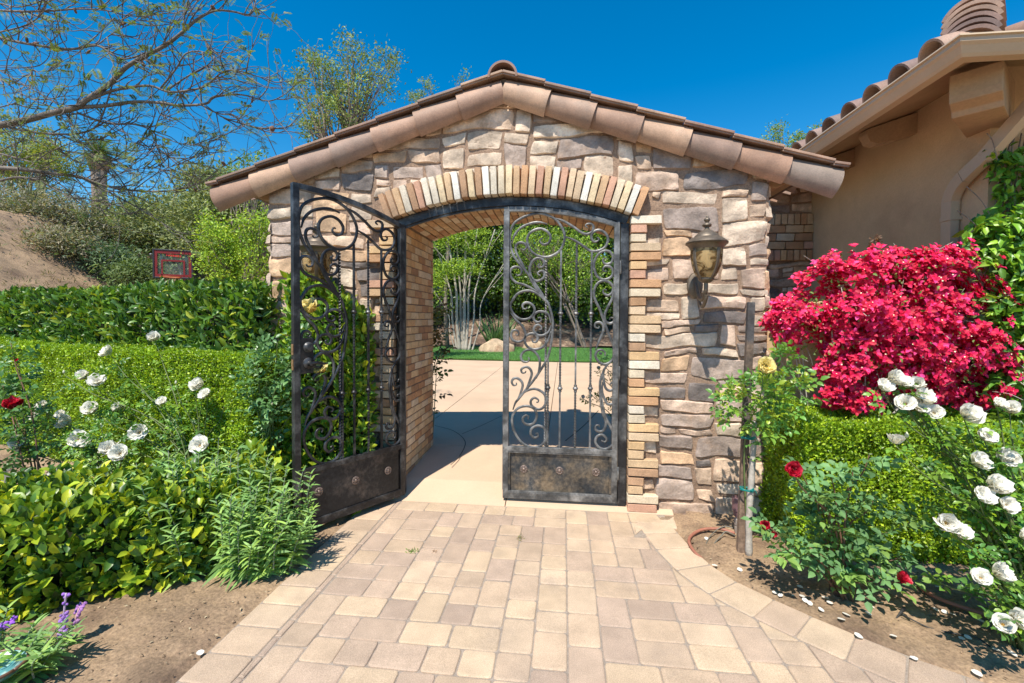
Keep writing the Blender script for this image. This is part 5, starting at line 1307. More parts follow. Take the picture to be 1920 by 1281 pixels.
# ================================================================ BARE TREE, TOP LEFT
def K(x, y): return (x/2.98, y/2.98)
mains = [
 ('-150,720 0,700 150,670 300,630 430,600 480,560 600,480 700,380 800,320 930,250 1020,180 1100,110 1200,60 1300,65 1400,80 1430,0', .060, .008),
 ('430,600 600,590 750,570 900,575 1000,590 1150,580 1200,540 1350,530 1500,565 1600,520 1680,450', .034, .005),
 ('1120,585 1220,635 1300,640 1370,695 1480,715 1560,690', .013, .004),
 ('500,555 620,510 720,490 840,480 950,515 1080,500 1150,480 1250,400 1350,400 1480,435 1560,400', .026, .005),
 ('900,490 980,390 1040,300 1130,290 1200,330 1260,390', .014, .006), ('940,500 1060,420 1170,360', .014, .006),
 ('-60,190 0,210 100,235 250,260 400,275 540,255 620,300 700,330 830,290 930,240', .028, .008),
 ('-60,60 0,60 150,65 300,60 450,50 600,60 700,85 830,90 860,50', .020, .005), ('-60,200 0,180 120,150 200,110 240,60 260,0', .014, .006),
 ('-60,30 0,20 100,40 220,10 300,-40', .014, .006), ('540,255 640,180 760,120 830,90', .008, .004),
 ('-60,950 0,940 150,950 300,970 450,990 560,1030 700,1060 850,1070 1000,1060 1120,1020 1190,990', .042, .006),
 ('450,990 600,1070 750,1150 850,1210 950,1275', .018, .006), ('-60,700 0,705 200,740 400,750 520,720 570,650 620,500 660,360', .024, .008),
 ('430,630 600,690 750,695 860,740 880,820 960,880 1100,880 1220,850', .018, .005), ('860,740 900,640 980,600', .010, .004),
 ('865,750 1000,800 1100,810 1230,770', .009, .004), ('-40,420 0,440 150,540 300,600 420,640', .012, .006), ('-40,370 0,395 180,500 330,590', .012, .006),
 ('230,1010 350,1080 500,1140 640,1190 740,1200', .010, .004), ('1020,180 1030,100 1050,0', .012, .007), ('-60,850 0,860 150,900 300,950 450,1000', .018, .010),
 ('0,375 150,380 200,400 325,390', .007, .003), ('0,340 80,335 170,350', .006, .003), ('440,240 470,430 440,560 400,610', .008, .004), ('1120,120 1130,190 1150,240 1210,330', .008, .005),
 ('600,700 750,800 860,740', .008, .005), ('250,760 350,840 480,860 560,900 700,870 820,760', .012, .006), ('400,760 520,860 640,960 700,1050', .010, .006), ('0,600 100,570 200,520', .010, .004), ('150,950 260,860 400,800 520,780 640,800', .010, .005), ('480,1000 620,900 760,800 850,745', .010, .006), ('0,1010 100,990 220,1005', .02, .012),
 ('1150,590 1250,660 1370,700', .008, .004), ('300,1000 420,1090 560,1130', .010, .005), ('640,100 560,180 500,240', .008, .004), ('300,60 330,180 250,260', .009, .006), ('870,310 850,400 830,480', .006, .004), ('1030,320 1010,450 1005,570', .006, .004), ('750,1060 860,980 960,930 1020,920', .009, .004), ('560,1030 700,960 860,940 960,960', .009, .004)]
bt_ = thing('bare_tree', 'spreading nearly leafless tree with feathery leaf tufts reaching in from the left', 'tree', (-8.0, .8, H(-8.0, .8)))
def bdist(u, v): return 5.7+.7*fbm(u/500, v/500, 4.)
tbm = MB(); rd_ = random.Random(9); FP, FD = [], []
tt = Vector((-8.0, .8, 2.4)); tbm.tube(spline([(-8.0, .8, H(-8.0, .8)-.1), (-8.05, .85, 1.4), tt], 5), [.17-.004*i for i in range(11)], 10)
def twig(p, d, L, r, depth_):
    k = 4; pts = [p]; 
    for i in range(k):
        d = (d+Vector((rd_.uniform(-.45, .45), rd_.uniform(-.3, .3), rd_.uniform(-.35, .45)))).normalized(); pts.append(pts[-1]+d*L/k)
    sp = spline(pts, 3); tbm.tube(sp, [max(.0022, r*(1-.7*i/(len(sp)-1))) for i in range(len(sp))], 4)
    if depth_ > 0:
        for i in (1, 2, 3):
            if rd_.random() < .6: twig(pts[i], (d+Vector((rd_.uniform(-1, 1), rd_.uniform(-.4, .4), rd_.uniform(-.8, 1)))).normalized(), L*.55, r*.55, depth_-1)
    if rd_.random() < .75: FP.append(pts[-1]); FD.append(d)
for s, r0, r1 in mains:
    pts = []
    for tok in s.split():
        x, y = map(float, tok.split(',')); u, v = K(x, y); pts.append(D(u, v, bdist(u, v)))
    sp = spline(pts, 5); m_ = len(sp); tbm.tube(sp, [.78*(r0+(r1-r0)*(i/(m_-1))**.8) for i in range(m_)], 8)
    if float(s.split()[0].split(',')[0]) < -30: tbm.tube(spline([tt, (tt+pts[0])/2+Vector((0, 0, .3)), pts[0]], 5), [r0*1.15+.02*(1-i/10) for i in range(11)], 7)
    for i in range(3, m_-1, 1):
        if rd_.random() < .48:
            t = (sp[i+1]-sp[i-1]).normalized(); sd2 = Vector((rd_.uniform(-.6, .6), rd_.uniform(-.5, .5), rd_.uniform(-.8, 1.))); twig(sp[i], (t*.8+sd2).normalized(), rd_.uniform(.25, .8), .008, 1)
    FP.append(sp[-1]); FD.append((sp[-1]-sp[-2]).normalized())
tbm.build('trunk', M('tree_bark', (.16, .135, .115), rough=.95, var=.35, vs=6, fine=.3, fs=50, bump=.8, bs=40), bt_, smooth=True)
# feathery leaves
PB, DB, NB, SB = [], [], [], []
for p, d in zip(FP, FD):
    for _ in range(rd_.choice([1, 2, 2, 3])):
        ax = (d+Vector((rd_.uniform(-.9, .9), rd_.uniform(-.6, .6), rd_.uniform(-.3, .6)))).normalized(); sd3 = ax.cross(Vector((rd_.uniform(-.3, .3), rd_.uniform(-.6, .0), 1))).normalized(); L = rd_.uniform(.07, .135)
        for q in range(9):
            t = (q+1)/9; c = p+ax*L*t+Vector((0, 0, -.04*t*t))
            for e in (-1, 1): PB.append(tuple(c)); DB.append(tuple(sd3*e+ax*.5)); NB.append(tuple(sd3.cross(ax)*1+Vector((rd_.uniform(-.2, .2), 0, 0)))); SB.append(L*.42*(1-.6*abs(t-.45)))
n = len(PB); leaves('crown', m_leafm, bt_, np.array(PB), np.array(DB), np.array(NB), np.array(SB), .22, mixcol(n, [(.10, .16, .045), (.14, .21, .045), (.17, .15, .05), (.07, .12, .04)]), 'quad')
for x, y in ((1520, 720), (1250, 915), (1090, 1060), (690, 132), (800, 358), (495, 290), (150, 222), (200, 245), (120, 72), (420, 60), (30, 235), (1410, 560), (1190, 45)):
    u, v = K(x, y); p = D(u, v, bdist(u, v)); sp_ = MB(); r = .034; sp_.lathe([(0, -.4*r), (r*.8, -.3*r), (r, 0), (r*.8, .3*r), (0, .4*r)], p, 10, axis=(rd_.uniform(-1, 1), -.7, rd_.uniform(-1, 1))); sp_.tube([p, p+Vector((0, 0, .07))], .0015, 4)
    sp_.build('seed_pod', M('seed_pod', (.17, .085, .05), rough=.8, bump=.3), bt_, smooth=True)
# ================================================================ BEYOND THE WALL, LEFT
def EL(u, v, dist, du, dv, dd=None):
    p = D(u, v, dist); return (p, (du*dist/FPX, (dd or du)*dist/FPX, dv*dist/FPX))
OL = [(.13, .155, .055), (.10, .13, .045), (.17, .19, .07), (.075, .10, .035)]
def gz(p): return Vector((p[0], p[1], H(p[0], p[1])-.05))
BG = 'trees beyond the hedge on the left'
c = [EL(650, 120, 12, 50, 55), EL(600, 160, 12, 45, 60), EL(695, 170, 12, 50, 60), EL(640, 220, 12, 70, 40), EL(720, 110, 12, 25, 28), EL(570, 115, 12, 28, 26), EL(590, 235, 12, 30, 30)]
tree('airy_tree', 'airy small leaved tree rising behind the left slope of the gatehouse roof', 'tree', gz(D(650, 560, 12)), c, 7500, .085, [(.11, .17, .04), (.15, .21, .05), (.09, .13, .035), (.18, .19, .06)], ratio=.42, trunk_r=.11, fork=.45, clump=150, clump_r=.30, seed=3, group=BG, tpl='quad', nlimb=22)
c = [EL(465, 315, 11, 30, 22), EL(430, 330, 11, 18, 14), EL(492, 300, 11, 22, 18), EL(480, 345, 11, 40, 14)]
tree('slender_tree', 'thin treetop poking up just beyond the left eave', 'tree', gz(D(470, 560, 11)), c, 1100, .09, [(.09, .16, .04), (.13, .2, .05)], ratio=.45, trunk_r=.06, clump=40, clump_r=.2, seed=4, group=BG, tpl='quad', nlimb=14)
for i, (u, v, d_, du, dv, lab, nl, cols, sz) in enumerate([
 (445, 420, 14, 75, 85, 'tall drooping olive green tree filling the gap left of the eave', 24000, OL, .14),
 (330, 440, 17, 90, 72, 'broad olive green tree right of the palm and above the dirt slope', 24000, OL, .15),
 (255, 430, 19, 75, 48, 'dull green tree on the brow of the slope under the palm', 20000, [(.09, .125, .035), (.12, .15, .05), (.06, .09, .03)], .15),
 (400, 345, 24, 50, 30, 'distant rounded treetop between the palm and the eave', 5000, OL, .2)]):
    c = [EL(u, v, d_, du, dv*.6), EL(u-du*.4, v+dv*.35, d_, du*.6, dv*.5), EL(u+du*.45, v+dv*.3, d_, du*.55, dv*.5), EL(u+du*.1, v-dv*.5, d_, du*.45, dv*.35)]
    tree('backdrop_tree', lab, 'tree', gz(D(u, 540, d_)), c, nl, sz, cols, ratio=.35, trunk_r=.16, clump=130, clump_r=.95, seed=10+i, group=BG, tpl='quad', surf=.75, nlimb=16)
c = [EL(440, 440, 9.5, 55, 42), EL(475, 490, 9.5, 55, 55), EL(425, 500, 9.5, 38, 34), EL(485, 420, 9.5, 40, 35), EL(400, 450, 9.5, 24, 20)]
tree('bright_tree', 'bright yellow green young tree between the basketball board and the stone wall', 'tree', gz(D(450, 640, 9.5)), c, 11000, .06, [(.15, .25, .018), (.20, .30, .02), (.10, .18, .018), (.26, .33, .025)], ratio=.5, trunk_r=.09, clump=120, clump_r=.26, seed=21, tpl='quad', surf=.6, group=BG)
c = [EL(20, 255, 17, 60, 45), EL(60, 300, 17, 65, 40), EL(0, 320, 17, 60, 30)]
tree('yellowish_tree', 'thin yellow green tree behind the bare branches at the left edge', 'tree', gz(D(60, 420, 17)), c, 8000, .10, [(.15, .18, .03), (.20, .22, .035), (.10, .14, .03)], ratio=.45, trunk_r=.10, clump=150, clump_r=.42, seed=25, tpl='quad', group=BG, nlimb=20)
# brush along the brow of the slope
rd_ = random.Random(3)
for i, (u, v, d_, du, dv, col, lab) in enumerate([
 (20, 385, 13.5, 60, 34, 0, 'grey dry brush at the left edge of the slope crest'), (90, 400, 14, 55, 34, 0, 'grey green brush second from the left on the slope crest'), (150, 425, 14.5, 50, 36, 0, 'twiggy tan and green brush midway along the slope crest'),
 (60, 370, 17, 80, 30, 1, 'pale olive bush behind the dry brush at far left'), (195, 440, 15, 42, 36, 1, 'olive bush where the slope crest turns down'), (212, 485, 13, 28, 26, 2, 'dark blue green bush standing alone on the dirt slope'),
 (120, 455, 12.6, 34, 20, 0, 'low dry tuft of brush halfway down the dirt slope'), (262, 512, 12.4, 30, 16, 3, 'low green bush at the foot of the slope left of the basketball board'), (265, 470, 16.5, 45, 34, 3, 'shaded green bush behind and left of the basketball board'), (330, 480, 18, 40, 40, 3, 'shaded green bush seen through the basketball board')]):
    cols = [[(.17, .155, .10), (.13, .14, .075), (.21, .185, .13), (.10, .12, .05)], [(.13, .15, .06), (.10, .125, .05), (.16, .17, .08)], [(.055, .10, .045), (.07, .12, .05), (.045, .08, .04)], [(.06, .10, .03), (.09, .13, .035)]][col]
    c = [EL(u, v, d_, du, dv), EL(u+du*.5, v+dv*.3, d_, du*.6, dv*.7), EL(u-du*.5, v+dv*.2, d_, du*.6, dv*.7)]
    b0 = gz(D(u, v+dv*1.1, d_)); tree('hillside_shrub', lab, 'shrub', b0, c, 4200, .11, cols, ratio=.3, trunk_r=.05, fork=.2, clump=60, clump_r=.5, seed=50+i, group='shrubs on the slope', tpl='quad', surf=.7, nlimb=18)
# palm
pm = D(185, 290, 34); pg = gz(pm); palm = thing('palm_tree', 'feather palm on the skyline behind the bare branches', 'tree', pg)
a = MB(); a.tube([pg, (pm+pg)/2, pm-Vector((0, 0, .4))], [.55, .45, .5], 12); a.tube([pm-Vector((0, 0, 1.2)), pm-Vector((0, 0, .2))], [.55, .8], 12); a.build('trunk', m_bark, palm, smooth=True)
for k in range(34):
    az_ = k*2.4; el = rd_.uniform(-.3, 1.2); L = rd_.uniform(2.0, 2.7); d0 = Vector((math.cos(az_)*math.cos(el), math.sin(az_)*math.cos(el), math.sin(el))); pts = []
    for i in range(9): t = i/8; pts.append(pm+d0*L*t+Vector((0, 0, -1.25*t*t*(1.1-el*.35))))
    a = MB(); a.tube(pts, [.04-.03*i/8 for i in range(9)], 4, col=(.12, .16, .04))
    for i in range(1, 25):
        t = i/25; p = pts[min(int(t*8), 7)].lerp(pts[min(int(t*8)+1, 8)], t*8-int(t*8)); ax = (pts[min(int(t*8)+1, 8)]-pts[int(t*8)]).normalized(); s_ = ax.cross(Vector((0, 0, 1))).normalized()
        for e in (-1, 1):
            dd = (s_*e+ax*.6+Vector((0, 0, -.25))).normalized()*.55*(1-.5*t); w_ = ax*.03; a.add([p-w_, p+w_, p+dd], [(0, 1, 2)], rd_.choice([(.045, .09, .03), (.06, .12, .035), (.09, .13, .04)]))
    a.build('frond', m_leafm, palm, attr=True)
pt_ = D(228, 360, 40); tk = MB(); g2 = gz(pt_); tk.tube([g2, pt_], .2, 8); tk2 = thing('palm_tree', 'second far palm, its bare trunk left of the first', 'tree', g2)
p2 = D(75, 300, 40); g2 = gz(p2)
tk2.location = g2; tk = MB(); tk.tube([g2, p2], [.3, .25], 8); tk.build('trunk', m_bark, tk2, smooth=True)
n = 260; leaves('fronds', m_leafm, tk2, np.tile(np.array(p2), (n, 1))+rnd(n, .12), rnd(n)+np.array([0, 0, .3]), rnd(n), rng.uniform(1.2, 2., n), .07, mixcol(n, [(.05, .09, .03), (.07, .12, .035)]), 'blade')
# ================================================================ BASKETBALL BOARD
bb_ = D(325, 497, 12.0); yawb = R(30)
hoop = thing('basketball_hoop', 'portable basketball board with red border and clear panel beyond the hedge', 'basketball hoop', (bb_.x, bb_.y+.5, .09))
m_blk = M('black_plastic', (.02, .02, .025), rough=.5, bump=0); m_redp = M('red_paint', (.20, .010, .010), rough=.5, bump=0, var=.05); m_gry = M('grey_steel', (.18, .19, .21), rough=.4, metal=.6, bump=0)
ux = Vector((math.cos(yawb), math.sin(yawb), 0)); uy = Vector((-math.sin(yawb), math.cos(yawb), 0)); rotb = Matrix((ux, uy, Vector((0, 0, 1)))).transposed()
bw, bh = .84, .72; cz = bb_.z+.02
def bx(mb, x, z, w_, h_, y=0, t=.03): mb.box(Vector((bb_.x, bb_.y, cz))+ux*x+uy*y+Vector((0, 0, z)), (w_, t, h_), rotb)
a = MB()
for x in (-bw/2, bw/2): bx(a, x, 0, .04, bh+.04, 0, .06)
for z in (-bh/2, bh/2): bx(a, 0, z, bw-.04, .04, 0, .06)
a.build('frame', m_blk, hoop, bevel=.008)
a = MB()
for x in (-bw/2+.05, bw/2-.05): bx(a, x, 0, .06, bh-.04, -.012, .012)
for z in (-bh/2+.055, bh/2-.055): bx(a, 0, z, bw-.16, .07, -.012, .012)
bx(a, 0, .09, .44, .045, -.012, .012)
for x in (-.24, .24): bx(a, x, -.145, .04, .51, -.012, .012)
a.build('red_border', m_redp, hoop)
gm = bpy.data.materials.new('clear_panel'); gm.use_nodes = True; gt = gm.node_tree; gb = gt.nodes['Principled BSDF']; tr2 = gt.nodes.new('ShaderNodeBsdfTransparent'); gx = gt.nodes.new('ShaderNodeMixShader'); gx.inputs[0].default_value = .07; tr2.inputs[0].default_value = (.85, .92, .9, 1)
gb.inputs['Base Color'].default_value = (.5, .55, .55, 1); gb.inputs['Roughness'].default_value = .1; gt.links.new(tr2.outputs[0], gx.inputs[1]); gt.links.new(gb.outputs[0], gx.inputs[2]); gt.links.new(gx.outputs[0], gt.nodes['Material Output'].inputs['Surface'])
a = MB(); bx(a, 0, 0, bw-.05, bh-.05, .008, .006); a.build('clear_panel', gm, hoop)
a = MB()
for i, ww in enumerate((.03, .05, .045, .05, .05, .045, .04)): bx(a, -.14+i*.05, .235-.003*i, ww*.8, .055, -.004, .006)
a.build('lettering', M('red_lettering', (.55, .03, .02), rough=.5, bump=0), hoop)
a = MB()
for x in (-.27, .27): a.bar(Vector((bb_.x, bb_.y, cz+.3))+ux*x+uy*.05, Vector((bb_.x, bb_.y, cz-.45))+ux*x+uy*.05, .03, .03, upv=uy)
for x in (-.25, .25): a.bar(Vector((bb_.x, bb_.y, cz+.25))+ux*(x-.25)+uy*.05, Vector((bb_.x, bb_.y, cz-.5))+ux*(x-.1)+uy*.75, .04, .04, upv=uy)
a.build('bracket', m_gry, hoop)
a = MB(); a.tube([Vector((bb_.x, bb_.y, .05))+uy*.9, Vector((bb_.x, bb_.y, cz-.1))+uy*.8], .06, 12); a.build('pole', m_blk, hoop, smooth=True)
a = MB(); c = Vector((bb_.x, bb_.y, cz-.36))-uy*.27; a.tube([c+(ux*math.cos(t)+uy*math.sin(t))*.225 for t in [2*PI*i/28 for i in range(29)]], .010, 8); a.build('rim', M('orange_rim', (.5, .12, .02), rough=.5, bump=0), hoop, smooth=True)
# ================================================================ BEYOND THE DRIVEWAY
GR = [(.035, .075, .013), (.05, .105, .015), (.022, .05, .011), (.085, .15, .016)]
YG_ = [(.16, .25, .02), (.22, .31, .02), (.10, .18, .02)]
SC = 'evergreen screen trees behind the lawn'
scr = [(760, 500, 24, 60, 130, 0, 'dark evergreen at the left edge of the archway view'), (850, 470, 25, 60, 150, 0, 'dark evergreen straight behind the multi trunk tree'), (940, 480, 26, 60, 150, 0, 'dark evergreen between the multi trunk tree and the gate leaf'), (1030, 470, 24, 65, 140, 1, 'yellow green flecked evergreen seen through the upper scrolls'), (1120, 480, 23, 60, 140, 1, 'leafy green evergreen behind the right end of the closed leaf'), (680, 480, 24, 60, 140, 0, 'dark evergreen hidden mostly by the left jamb'), (1210, 480, 24, 60, 140, 0, 'dark evergreen hidden mostly by the right jamb')]
for i, (u, v, d_, du, dv, col, lab) in enumerate(scr):
    c = [EL(u, v, d_, du, dv*.55, 45), EL(u, v+dv*.5, d_, du*.95, dv*.4, 40), EL(u, v-dv*.5, d_, du*.9, dv*.45, 40)]
    tree('evergreen_tree', lab, 'tree', gz(D(u, 640, d_)), c, 24000, .19, GR if col == 0 else GR+YG_[:1], ratio=.55, trunk_r=.14, clump=110, clump_r=1.05, seed=80+i, group=SC, tpl='quad', surf=.7, mat=m_leaf)
c = [EL(1000, 500, 20.5, 40, 30), EL(1060, 470, 20.5, 60, 35), EL(1100, 520, 20, 45, 40), EL(1000, 450, 20, 60, 22)]
tree('flowering_shrub_tree', 'light green slender trunked tree behind the closed gate leaf', 'tree', gz(D(1100, 655, 20)), c, 9000, .10, YG_+GR[1:2], ratio=.5, trunk_r=.12, fork=.5, stems=5, clump=120, clump_r=.7, seed=95, tpl='quad', surf=.6)
# multi trunk tree
mtb = D(868, 652, 18.3); mtb.z = H(mtb.x, mtb.y)
mt = thing('multi_trunk_tree', 'pale multi trunk tree with fan of smooth stems at the lawn edge', 'tree', mtb)
a = MB(); rd_ = random.Random(12); tips = []
for du, top, r in ((-58, 440, .035), (-34, 420, .05), (-14, 430, .045), (6, 430, .06), (28, 425, .04), (60, 430, .032), (92, 470, .022), (-72, 520, .018)):
    e = D(868+du, top, 18.3+rd_.uniform(-.5, .5)); b0 = mtb+Vector((du*.004, rd_.uniform(-.12, .12), -.05)); mid = b0+(e-b0)*.5+Vector((-du*.004, 0, .1))
    pts = spline([b0, b0+(mid-b0)*.5+Vector((du*.001, 0, 0)), mid, e], 6); a.tube(pts, [r*1.5*(1.35 if i < 2 else 1)-r*.9*i/(len(pts)-1) for i in range(len(pts))], 8); tips.append(e)
    for _ in range(2):
        q = pts[rd_.randrange(8, len(pts)-2)]; t2 = q+Vector((rd_.uniform(-.8, .8)+du*.006, rd_.uniform(-.5, .5), rd_.uniform(.5, 1.3))); limb(a, q, t2, r*.4, .012, .05, 4, 5, rd_); tips.append(t2)
a.build('trunk', M('smooth_pale_bark', (.40, .36, .30), rough=.8, var=.3, vs=3, fine=.15, fs=30, bump=.3), mt, smooth=True)
n = 9000; cl = np.array([np.array(D(u, v, 18)) for u, v in [(rd_.gauss(855, 45), rd_.uniform(425, 470)) for _ in range(50)]]+[np.array(D(rd_.uniform(812, 900), rd_.gauss(505, 8), 17.4)) for _ in range(26)]+[np.array(D(rd_.uniform(810, 830), rd_.uniform(490, 560), 18.5)) for _ in range(20)]); i = rng.integers(0, len(cl), n)
leaves('crown', m_leafm, mt, cl[i]+rnd(n, .16)*np.array([1.2, 1, .55]), rnd(n)+np.array([0, 0, .2]), rnd(n, .5)+np.array([0, -.4, .9]), rng.uniform(.06, .10, n), .5, mixcol(n, [(.19, .28, .02), (.26, .35, .025), (.12, .2, .02), (.08, .15, .02)]), 'quad')
# flax
fx = D(930, 648, 18.6); fx.z = H(fx.x, fx.y); flax = thing('flax_plant', 'spiky sword leaved flax behind the boulder', 'plant', fx)
n = 90; az_ = rng.uniform(0, 2*PI, n); leaves('foliage', m_leafm, flax, np.tile(np.array(fx), (n, 1))+rnd(n, .08)*np.array([1, 1, 0]), np.stack([np.cos(az_)*.55, np.sin(az_)*.4, np.full(n, 1.)], 1)+rnd(n, .12), rnd(n)+np.array([0, -1, 0]), rng.uniform(.9, 1.7, n), .06, mixcol(n, [(.05, .10, .03), (.08, .14, .04)]), 'blade')
def boulder(name, label, p, r, seed, mat, group=None, flat=.7, cat='boulder', sub=3):
    bm = bmesh.new(); bmesh.ops.create_icosphere(bm, subdivisions=sub, radius=1)
    for v in bm.verts:
        q = v.co.copy(); k = 1+.22*fbm(q.x*1.1+seed, q.y*1.1, q.z*1.1)+.06*fbm(q.x*4+seed, q.y*4, q.z*4); v.co = Vector((q.x*r[0]*k, q.y*r[1]*k, max(-.3*r[2], q.z*r[2]*k)))
    me = bpy.data.meshes.new(name); bm.to_mesh(me); bm.free(); me.materials.append(mat); me.polygons.foreach_set('use_smooth', np.ones(len(me.polygons), bool)); me.set_sharp_from_angle(angle=R(38))
    o = link(bpy.data.objects.new(name, me)); o.location = p; return tag(o, label, cat, group)
m_rock = M('tan_rock', (.46, .34, .22), rough=.9, var=.35, vs=3, fine=.2, fs=30, bump=.8, bs=20, col2=(.28, .17, .1), c2s=2); m_rockd = M('grey_rock', (.15, .135, .12), rough=.9, var=.3, vs=8, fine=.2, fs=60, bump=.8, bs=50)
for u, v, d_, r, s, lab in ((930, 648, 17.6, (.72, .4, .5), 1, 'large tan boulder left of the meeting stile behind the lawn'), (1000, 610, 19.5, (.5, .35, .35), 5, 'smaller brown boulder right of the meeting stile')):
    p = D(u, v, d_); p.z = H(p.x, p.y)+.02; boulder('boulder', lab, p, r, s, m_rock)
# small dark plants by the inner jamb and rose spray beyond the closed leaf
pj = Vector((-.99, 1.32, .13)); rose_bush('jamb_shrub', 'dark bronze leaved shrub peeping round the inner left jamb', pj, [], WHITE, [P(u, v, 1.3) for u, v in ((825, 570), (812, 540), (828, 640), (820, 675), (835, 610), (805, 600))], [(.07, .09, .025), (.05, .10, .025), (.12, .08, .03)], 60, .14, 91, cat='shrub', cloud=[(P(805, 600, 1.35), (.1, .12, .25)), (P(800, 660, 1.35), (.08, .1, .2))])
pj2 = Vector((1.15, 1.9, .13)); rose_bush('white_rose_bush', 'white rose spray beyond the closed leaf, seen through the lower right scrolls', pj2, [fl(1126, 665, 1.6, 9), fl(1122, 692, 1.6, 11), fl(1092, 745, 1.5, 10), fl(1148, 640, 1.6, 8)], WHITE, [P(u, v, 1.5) for u, v in ((1140, 700), (1125, 738), (1150, 745), (1155, 700), (1110, 740))], ROSEL, 0, .07, 95, group='white rose bushes')
# tree tops over the roofs
c = [EL(870, 150, 20, 14, 14), EL(800, 158, 20, 14, 14), EL(780, 185, 20, 20, 10), EL(885, 175, 20, 20, 10)]
tree('roofline_tree', 'sparse treetop just clearing the gatehouse roof left of its ridge', 'tree', gz(D(840, 640, 20)), c, 900, .10, [(.10, .15, .04), (.14, .19, .05)], trunk_r=.08, fork=.7, clump=26, clump_r=.25, seed=61, tpl='quad', nlimb=10)
c = [EL(1455, 245, 14, 20, 12), EL(1500, 262, 14, 25, 12), EL(1530, 245, 14, 12, 14), EL(1445, 262, 14, 22, 8), EL(1490, 280, 14, 50, 10)]
tree('roofline_tree', 'green treetop showing in the notch between gatehouse roof and house gutter', 'tree', gz(D(1490, 640, 14)), c, 1800, .075, [(.09, .17, .03), (.14, .22, .04), (.16, .18, .05)], trunk_r=.08, fork=.7, clump=44, clump_r=.2, seed=62, tpl='quad', nlimb=14)
# ================================================================ SMALL THINGS ON THE GROUND
def gp(u, v, z=0.): return G(u, v, z)
# irrigation riser
rz_ = G(1384, 1000); rb_ = thing('irrigation_riser', 'purple brown plastic irrigation riser at the foot of the stone wall', 'irrigation riser', (rz_.x-.005, rz_.y, 0))
x, y = rz_.x-.005, rz_.y
a = MB(); a.lathe([(0, .0), (.020, 0), (.020, .05), (.016, .055), (.022, .06), (.024, .10), (.018, .105), (.018, .12)], (x, y, 0), 18); a.build('pipe', M('grey_pvc', (.30, .25, .21), rough=.7, var=.2, vs=20, bump=.2), rb_, smooth=True, auto=35)
a = MB(); a.lathe([(.018, .118), (.026, .12), (.030, .155), (.036, .16), (.038, .245), (.034, .25), (.0, .25)], (x, y, 0), 22); a.build('regulator_cap', M('purple_brown_plastic', (.17, .09, .10), rough=.55, bump=0, var=.1), rb_, smooth=True, auto=35)
def gtube(name, label, cat, pts, r, mat, z=None):
    pp = []
    for u, v, h in pts:
        p = G(u, v, h); pp.append(p)
    a = MB(); a.tube(spline(pp, 8), r, 8); o = a.build(name, mat, None, smooth=True); return tag(o, label, cat)
m_hose = M('red_hose', (.33, .13, .085), rough=.6, var=.15, vs=8, bump=.2); m_blackt = M('black_tube', (.035, .033, .03), rough=.6, var=.2, bump=0); m_greyt = M('grey_green_tube', (.16, .15, .12), rough=.6, bump=0)
gtube('hose', 'terracotta coloured hose curling from the riser towards the path corner', 'hose', [(1378, 1000, .03), (1350, 992, .035), (1318, 993, .03), (1297, 1004, .02), (1292, 1017, .012), (1302, 1035, .004), (1318, 1050, -.01)], .010, m_hose)
gtube('hose', 'terracotta coloured hose lying under the white roses at lower right', 'hose', [(1722, 1100, .0), (1745, 1115, .012), (1780, 1130, .014), (1830, 1147, .014), (1890, 1165, .012), (1960, 1180, .0)], .010, m_hose)
gtube('drip_line', 'thin grey green drip line arching beside the riser', 'drip line', [(1374, 990, .06), (1360, 987, .06), (1345, 993, .04), (1330, 1008, .015), (1322, 1024, .0)], .0035, m_greyt)
gtube('drip_line', 'shorter drip line ending in a stub near the stake', 'drip line', [(1380, 1005, .03), (1362, 997, .05), (1352, 1005, .03), (1342, 1016, .006), (1338, 1022, .0)], .004, m_greyt)
gtube('drip_line', 'black drip line running across the bare soil from the emitter stake', 'drip line', [(1692, 1152, .03), (1712, 1163, .012), (1745, 1178, .006), (1790, 1188, .006), (1830, 1195, .008), (1860, 1215, .0)], .0035, m_blackt)
a = MB(); p = G(1680, 1160, 0); q = G(1692, 1145, .035); a.tube([p, q], [.003, .007], 7); a.lathe([(0, 0), (.009, 0), (.009, .018), (.004, .022), (0, .022)], q, 10, axis=(.4, -.2, 1)); e_ = a.build('drip_emitter', m_blackt, None, smooth=True, auto=40); tag(e_, 'small black emitter stake stuck in the soil below the crimson bloom', 'drip emitter')
gtube('drip_line', 'short black tube stub on the soil left of the red rose bush', 'drip line', [(1406, 1090, .004), (1414, 1086, .006), (1424, 1085, .004)], .003, m_blackt)
